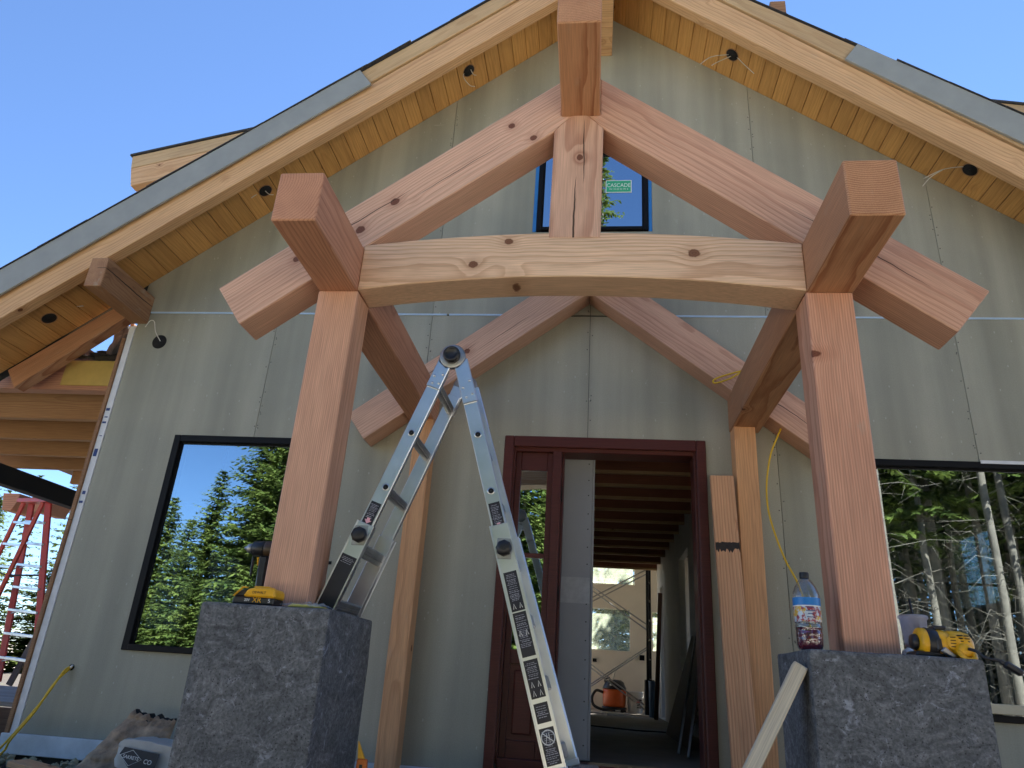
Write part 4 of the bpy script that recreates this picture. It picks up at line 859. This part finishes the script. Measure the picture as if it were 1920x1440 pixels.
mobj('felt_roll', bm, M_SHING, sp_)
box('upstand_board', sp_, (-4.27,.24,2.83), (-4.235,.30,3.25), W_OLD, .002)
for k in range(12): box('deck_board', sp_, (-9.,.45+k*.165,.05), (-4.12,.45+k*.165+.155,.085), W_GREY, .003)
box('deck_beam', sp_, (-9.,.40,-.16), (-4.12,.448,.047), W_BROWN, .004)
for k, x in enumerate((-8.25,-7.80)): prism('far_rafter_tail', sp_, [(x-.13,2.46),(x+.13,2.46),(x+.13,2.36),(x+.07,2.22),(x-.07,2.22)], 4., 4.5, W_FIR, 0, .003)
for k, (a, b) in enumerate((((-6.62,3.02,.06),(-6.20,3.06,1.62)),((-6.52,3.1,.06),(-6.10,3.15,1.60)),((-6.42,3.0,.06),(-6.0,3.02,1.58)))):
    p_ = bar('leaning_board', None, a, b, .07, .03, W_GREY, .003, (0,1,0)); tag(p_, ('grey board leaning furthest from the wall corner on side porch','grey board in the middle of three leaning on side porch','grey board nearest the wall corner leaning on side porch')[k], 'board', 'boards leaning on the side porch')
def stepladder():
    t = thing('step_ladder', 'red fibreglass step ladder standing on the side porch deck', 'ladder', (-6.6,2.7,.09))
    A = {'f': ((-6.40,2.5,2.05),(-5.88,2.45,.09)), 'g': ((-7.00,2.95,2.15),(-6.67,2.90,.09)), 'r': ((-6.47,2.5,2.05),(-7.25,3.0,.09)), 's': ((-7.10,2.95,2.15),(-7.95,3.5,.09))}
    for k in A: bar('rail', t, A[k][0], A[k][1], .075 if k in 'fg' else .05, .028, M_RED, .003, (0,1,0))
    L_ = lambda k, u: Vector(A[k][0]).lerp(Vector(A[k][1]), u)
    for i in range(1, 8):
        u = i*.125; bar('step', t, L_('g', u), L_('f', u), .075, .028, M_ALU, .003); bar('rear_rung', t, L_('s', u), L_('r', u), .035, .028, M_ALU, .003)
        if i in (3,5,7): bar('step_brace', t, L_('g', u+.02), L_('g', u).lerp(L_('f', u), .3), .012, .012, M_ALUD, 0)
    bar('top_cap', t, (-7.15,2.98,2.15), (-6.33,2.47,2.06), .14, .05, M_RED, .006)
    tube('spreader', t, [L_('g',.42),(-6.95,2.95,1.23),L_('s',.40)], .010, M_BLACK, 6); tube('spreader', t, [L_('f',.42), L_('r',.42)], .010, M_BLACK, 6)
stepladder()

# ------------------------------------------------------------------ inside the hall and far room
def vac():
    t = thing('shop_vacuum', 'orange and black shop vacuum on the far room floor', 'vacuum', (.39,10.05,0))
    c = at(.39,9.75,0)
    lathe('tank', t, [(.17,.085),(.205,.10),(.215,.13),(.222,.36),(.215,.395),(.20,.40)], M_ORANGE, c, 28); lathe('lid', t, [(.222,.40),(.224,.425),(.20,.47),(.175,.53),(.12,.565),(.001,.57)], M_BLKP, c, 28)
    tube('handle', t, [(.23,9.72,.47),(.21,9.70,.56),(.30,9.7,.60)], .014, M_BLKP, 8, 4); lathe('base_ring', t, [(.20,.05),(.235,.06),(.235,.09),(.20,.098)], M_BLKP, c, 28)
    for a in range(4):
        p = Vector((.39+.24*math.cos(a*math.pi/2+.6), 9.75+.24*math.sin(a*math.pi/2+.6), .03)); bm = bmesh.new(); add_lathe(bm, [(.012,-.014),(.03,-.014),(.03,.014),(.012,.014)], 14, Matrix.Translation(p) @ FACE); mobj('caster', bm, M_BLKP, t, None, True)
    tube('hose', t, [(.19,9.72,.33),(.05,9.66,.36),(-.03,9.60,.24),(.0,9.57,.11),(.14,9.52,.05),(.40,9.50,.035)], .026, M_BLKP, 10, 8)
    tube('hose_nozzle', t, [(.36,9.66,.56),(.385,9.64,.68),(.40,9.63,.80)], [.02,.022,.03], M_PLAST, 10); box('switch_plate', t, (.30,9.525,.46), (.335,9.56,.50), M_WHITEP, .003)
vac()
def bucket():
    t = thing('bucket', 'white plastic bucket beside the orange vacuum', 'bucket', (.775,9.75,0)); c = at(.775,9.72,0)
    lathe('bucket_body', t, [(.130,.0),(.134,.004),(.146,.36),(.156,.365),(.156,.385),(.150,.388)], M_BUCK, c, 28, False); lathe('bucket_inside', t, [(.142,.33),(.001,.33)], M_DRYW, c, 24, False)
    for k, (w, m) in enumerate(((.09,M_DARK),(.09,M_RED),(.06,M_DARK),(.08,M_DARK),(.075,M_DARK))):
        z = .23-k*.032; box('label_print', t, (.80,9.5735,z), (.80+w,9.576,z+.018), m, 0)
    tube('bail', t, [(.625,9.70,.34),(.64,9.60,.28),(.775,9.555,.24),(.91,9.60,.28),(.925,9.70,.34)], .003, M_ALUD, 6, 4)
bucket()
def scaffold():
    t = thing('scaffold_frame', 'black steel scaffold end frame with crossing braces in far room', 'scaffold', (1.0,10.0,0))
    for x, y in ((.985,9.25),(1.085,9.95)): tube('upright', t, [(x,y,0),(x,y,4.2)], .026, M_BLACK, 10)
    for k in range(11): tube('frame_rung', t, [(.985,9.25,.25+k*.36),(1.085,9.95,.25+k*.36)], .016, M_BLACK, 8)
    for (a, b) in (((-.6,9.3,1.72),(1.0,9.25,2.60)),((-.6,9.42,1.66),(1.0,9.30,2.52)),((-.6,9.3,2.55),(1.0,9.25,1.55)),((-.6,9.42,2.50),(1.0,9.30,1.46)),((-.6,9.3,.10),(1.0,9.25,1.18)),((-.6,9.42,.06),(1.0,9.30,1.14)),((-.6,9.3,1.15),(1.0,9.25,.12)),((-.6,9.42,1.10),(.96,9.30,.07))):
        tube('cross_brace', t, [a, b], .0125, M_ALUD, 8)
    box('base_box', t, (.93,9.15,.0), (1.10,9.4,.60), M_BLACK, .01); box('socket_box', t, (.90,10.33,.96), (1.0,10.355,1.06), M_BLACK, .003); box('socket_box', t, (-.03,10.33,.88), (.05,10.355,.94), M_BLACK, .003)
scaffold()
bl_ = lathe('bin', None, [(.07,0),(.08,.01),(.088,.56),(.096,.58),(.001,.58)], M_BLUEB, at(1.035,8.60,0), 20); tag(bl_, 'blue grey plastic bin standing at the end of the hall', 'bin')
hb = bar('hardboard_sheet', None, (.80,3.35,.01), (1.12,3.35,1.08), 1.7, .012, M_OSB, .002, (1,0,-.3)); tag(hb, 'brown hardboard sheet leaning on the right hall wall', 'sheet')
hb.matrix_basis = Matrix(((.287,0,-.958,.80),(0,1,0,3.0),(.958,0,.287,.01),(0,0,0,1)))
bm = hb.data
for v in bm.vertices: v.co.y *= 1.15
for k, (a, b) in enumerate((((.66,1.5,.01),(1.10,3.2,1.25)),((.70,1.2,.01),(1.10,2.9,1.05)))):
    p_ = tube('metal_stud', None, [a, b], .012, M_ALUD, 6); tag(p_, ('longer metal rod leaning on the hardboard just inside the doorway','shorter metal rod leaning lower on the hardboard inside doorway')[k], 'metal rod', 'metal rods leaning in the hall')
lp = bar('brown_batten', None, (.98,7.5,.01), (1.11,7.9,2.0), .07, .03, W_BROWN, .003, (0,1,0)); tag(lp, 'dark brown batten leaning at the end of the hall wall', 'batten')
for k, (x, y, l, lab) in enumerate(((.15,8.9,.22,'pale offcut nearest the vacuum on the hall floor'),(.22,8.4,.30,'longer pale offcut in front of the vacuum'))):
    p_ = bar('wood_offcut', None, (x,y,.018), (x+l,y+.05,.018), .07, .03, W_PALE, .003); tag(p_, lab, 'offcut', 'offcuts on the hall floor')
fc = tube('floor_cable', None, [(-.05,4.6,.008),(.2,4.45,.008),(.5,4.3,.008),(.8,4.35,.008),(1.1,4.2,.008)], .008, M_DARK, 6, 5); tag(fc, 'black cable lying across the hall floor', 'cable')

# ------------------------------------------------------------------ trees
LEAF1 = leaf('sunlit fir needles', (.065,.10,.028), (.20,.24,.06)); LEAF2 = leaf('dark fir needles', (.04,.065,.022), (.15,.19,.045)); BARK = plain('grey bark', (.20,.165,.13), .9, var=.5, scale=7., bmp=1.)
LEAF3 = leaf('bright broad leaves', (.12,.19,.03), (.24,.30,.06), .5)
def conifer_mesh(h, r, base, seed, whorls, nb, mat_seed=0, dens=1.0, droop=.28):
    rr = random.Random(seed); bm = bmesh.new()
    for w in range(whorls):
        t = w/(whorls-1); z = base+(h-base)*(t**.92); L0 = r*(1-t)**.8*(.75+.25*rr.random())+.12
        for b in range(nb):
            a = rr.uniform(0, 2*math.pi); L = L0*rr.uniform(.55,1.12); d = Vector((math.cos(a), math.sin(a), 0)); lat = Vector((-d.y, d.x, 0))
            tilt = .35*t+.05-droop*rr.uniform(.5,1.3)*(1-t)
            n_ = max(4, int(L/.085*dens))
            for i in range(n_):
                u = (i+rr.random())/n_; p = d*(L*u)+Vector((0,0,z+L*u*tilt-L*u*u*.22+(.16*L*u**3)))
                for s in (-1, 1):
                    sl = (.34-.20*u)*rr.uniform(.6,1.3)*min(1.2, .5+L*.35); q = (lat*s*rr.uniform(.6,1.)+d*rr.uniform(.5,1.1)+Vector((0,0,rr.uniform(-1.0,.25)))).normalized()*sl
                    wv = q.cross(Vector((rr.uniform(-.4,.4), rr.uniform(-.4,.4), 1))).normalized()*sl*.20
                    bm.faces.new([bm.verts.new(p-wv*.5), bm.verts.new(p+q*.55-wv), bm.verts.new(p+q), bm.verts.new(p+q*.55+wv), bm.verts.new(p+wv*.5)])
    me = bpy.data.meshes.new('crown'); bm.to_mesh(me); bm.free(); return me
def trunk_mesh(h, r0_, r1, seed, twigs=0, tw0=1., tw1=6.):
    rr = random.Random(seed); bm = bmesh.new(); n_ = 9
    pts = [(.06*noise.noise(Vector((i*.4, seed, 0))), .06*noise.noise(Vector((i*.4, seed, 5))), -.6+(h+.6)*i/n_) for i in range(n_+1)]
    add_tube(bm, pts, [r0_+(r1-r0_)*i/n_ for i in range(n_+1)], 9)
    for k in range(twigs):
        z = rr.uniform(tw0, tw1); a = rr.uniform(0, 6.28); L = rr.uniform(.6,2.0); d = Vector((math.cos(a), math.sin(a), 0)); p = Vector((0,0,z)); q = [p, p+d*L*.5+Vector((0,0,rr.uniform(-.1,.25)*L)), p+d*L+Vector((0,0,rr.uniform(-.45,.2)*L))]
        add_tube(bm, q, [.010,.006,.002], 3, False)
        for s in range(3):
            u = rr.uniform(.3,1); m_ = q[0].lerp(q[2], u); e = m_+Vector((rr.uniform(-.4,.4), rr.uniform(-.4,.4), rr.uniform(-.4,.1))); add_tube(bm, [m_, e], [.006,.002], 3, False)
    for f in bm.faces: f.smooth = True
    me = bpy.data.meshes.new('trunk'); bm.to_mesh(me); bm.free(); me.materials.append(BARK); return me
CROWNS = []
for i, (h, r, base, wh, nb) in enumerate(((9.,2.5,.2,50,11),(8.,2.2,.2,46,11),(10.,2.3,.3,54,10))):
    m = conifer_mesh(h, r, base, 10+i, wh, nb); m.materials.append(LEAF1); CROWNS.append((m, trunk_mesh(h*.95, .13, .02, i), h))
TALL = []
for i, (h, base) in enumerate(((19.,7.),(21.,8.5),(18.,6.2))):
    m = conifer_mesh(h, 2.3, base, 30+i, 26, 8, dens=.8); m.materials.append(LEAF2); TALL.append((m, trunk_mesh(h*.97, .13, .03, 20+i, 30, 1.5, base+1), h))
def tree(kind, label, cat, loc, s, rot, group, name):
    m, tk, h = kind; t = thing(name, label, cat, loc, group)
    M = Matrix.Translation(loc) @ Matrix.Rotation(rot, 4, 'Z') @ Matrix.Diagonal((s[0], s[0], s[1], 1))
    a = bpy.data.objects.new('trunk', tk); link(a, t, M); b = bpy.data.objects.new('crown', m); link(b, t, M); return t
def gz(y): return -1.1+(.02*(-10-y) if y < -10 else 0)
rr = random.Random(5)
# conifers mirrored in the left window, sidelight and upper window
spots = [(-9.7,-15.8,.97),(-8.3,-17.5,1.12),(-10.9,-16.9,1.0),(-12.0,-16.2,.78),(-13.3,-17.2,.70),(-11.7,-19.2,.92),(-14.7,-18.2,.72),(-16.2,-17.,.5),(-6.6,-15.2,.80),(-5.2,-19.0,1.25),(-18.5,-21.5,.7),(-3.3,-16.0,.86),(-1.6,-18.0,1.10),(-11.9,-13.4,.36),(-10.3,-12.9,.40),(-8.6,-12.6,.42),(-2.6,-13.4,.58),(-4.2,-12.8,.5),(-13.6,-14.3,.40),(-7.2,-22.,1.3),(-9.9,-21.,1.15),(-6.,-27.,1.6),(1.2,-19.5,1.25),(-15.2,-15.2,.42),(-1.8,-12.4,.80),(-1.1,-13.8,.95)]
for i, (x, y, s) in enumerate(spots):
    tree(CROWNS[i % 3], 'bushy sunlit conifer mirrored in the glass left of the door', 'tree', (x, y, gz(y)), (s*rr.uniform(1.1,1.35), s), rr.uniform(0, 6), 'sunlit conifers facing the house', 'conifer')
tree(TALL[2], 'tall pine whose top is mirrored in the small upper window', 'tree', (.05,-15.5,-1.1), (1.15,1.05), 1., None, 'tall_pine')
n_ = 0
for i in range(98):
    y = -11.5-(i//7)*1.8+rr.uniform(-.8,.8); x = 4.2+(-y)*.18+(i % 7)*1.75+rr.uniform(-.8,.8)+(-y-11)*.08
    tree(TALL[i % 3], 'bare lower trunked forest tree mirrored in the right hand window', 'tree', (x, y, gz(y)), (rr.uniform(.8,1.15), rr.uniform(.85,1.1)), rr.uniform(0, 6), 'forest trees mirrored in the right window', 'forest_tree')
for i in range(30):
    x = 7+i*1.25+rr.uniform(-1,1); y = -31+rr.uniform(-4,4)
    tree(CROWNS[i % 3], 'low conifer filling the gaps behind the forest trunks', 'tree', (x, y, gz(y)), (1.2,1.1), rr.uniform(0, 6), 'undergrowth conifers behind the forest trunks', 'conifer')
# trees seen through the far room windows and left of the house
for i, (x, y, s) in enumerate(((-1.6,15.5,.9),(.6,17.,1.0),(2.2,15.,.85),(4.5,18.,1.1),(-4.2,17.5,1.1),(7.,20.,1.2))):
    tree(CROWNS[i % 3], 'conifer behind the house seen hazily through the far room windows', 'tree', (x, y, -.35), (s*1.2, s), i, 'conifers behind the house', 'conifer')
tree(CROWNS[1], 'sunlit conifer beyond the red step ladder', 'tree', (-17.6,14.,-.5), (1.05,.62), .4, None, 'conifer')
tree(CROWNS[0], 'smaller conifer lower behind the red step ladder', 'tree', (-16.2,15.6,-.5), (.9,.42), 2.4, None, 'conifer')

low = [conifer_mesh(9+i, 2.2, .2, 70+i, 26, 7, dens=.35) for i in range(2)]
bm = bmesh.new(); rr = random.Random(9)
for k in range(150):
    a = 2*math.pi*k/150+rr.uniform(-.02,.02); d_ = rr.uniform(48,62); x, y = d_*math.sin(a), d_*math.cos(a)
    me = low[k % 2].copy(); me.transform(Matrix.Translation((x, y, -.6 if y > 0 else -.5)) @ Matrix.Rotation(rr.uniform(0,6), 4, 'Z') @ Matrix.Diagonal((1.5,1.5,rr.uniform(.9,1.45),1))); bm.from_mesh(me); bpy.data.meshes.remove(me)
me = bpy.data.meshes.new('distant_forest'); bm.to_mesh(me); bm.free(); me.materials.append(LEAF2)
o = link(bpy.data.objects.new('distant_forest', me)); o['kind'] = 'stuff'
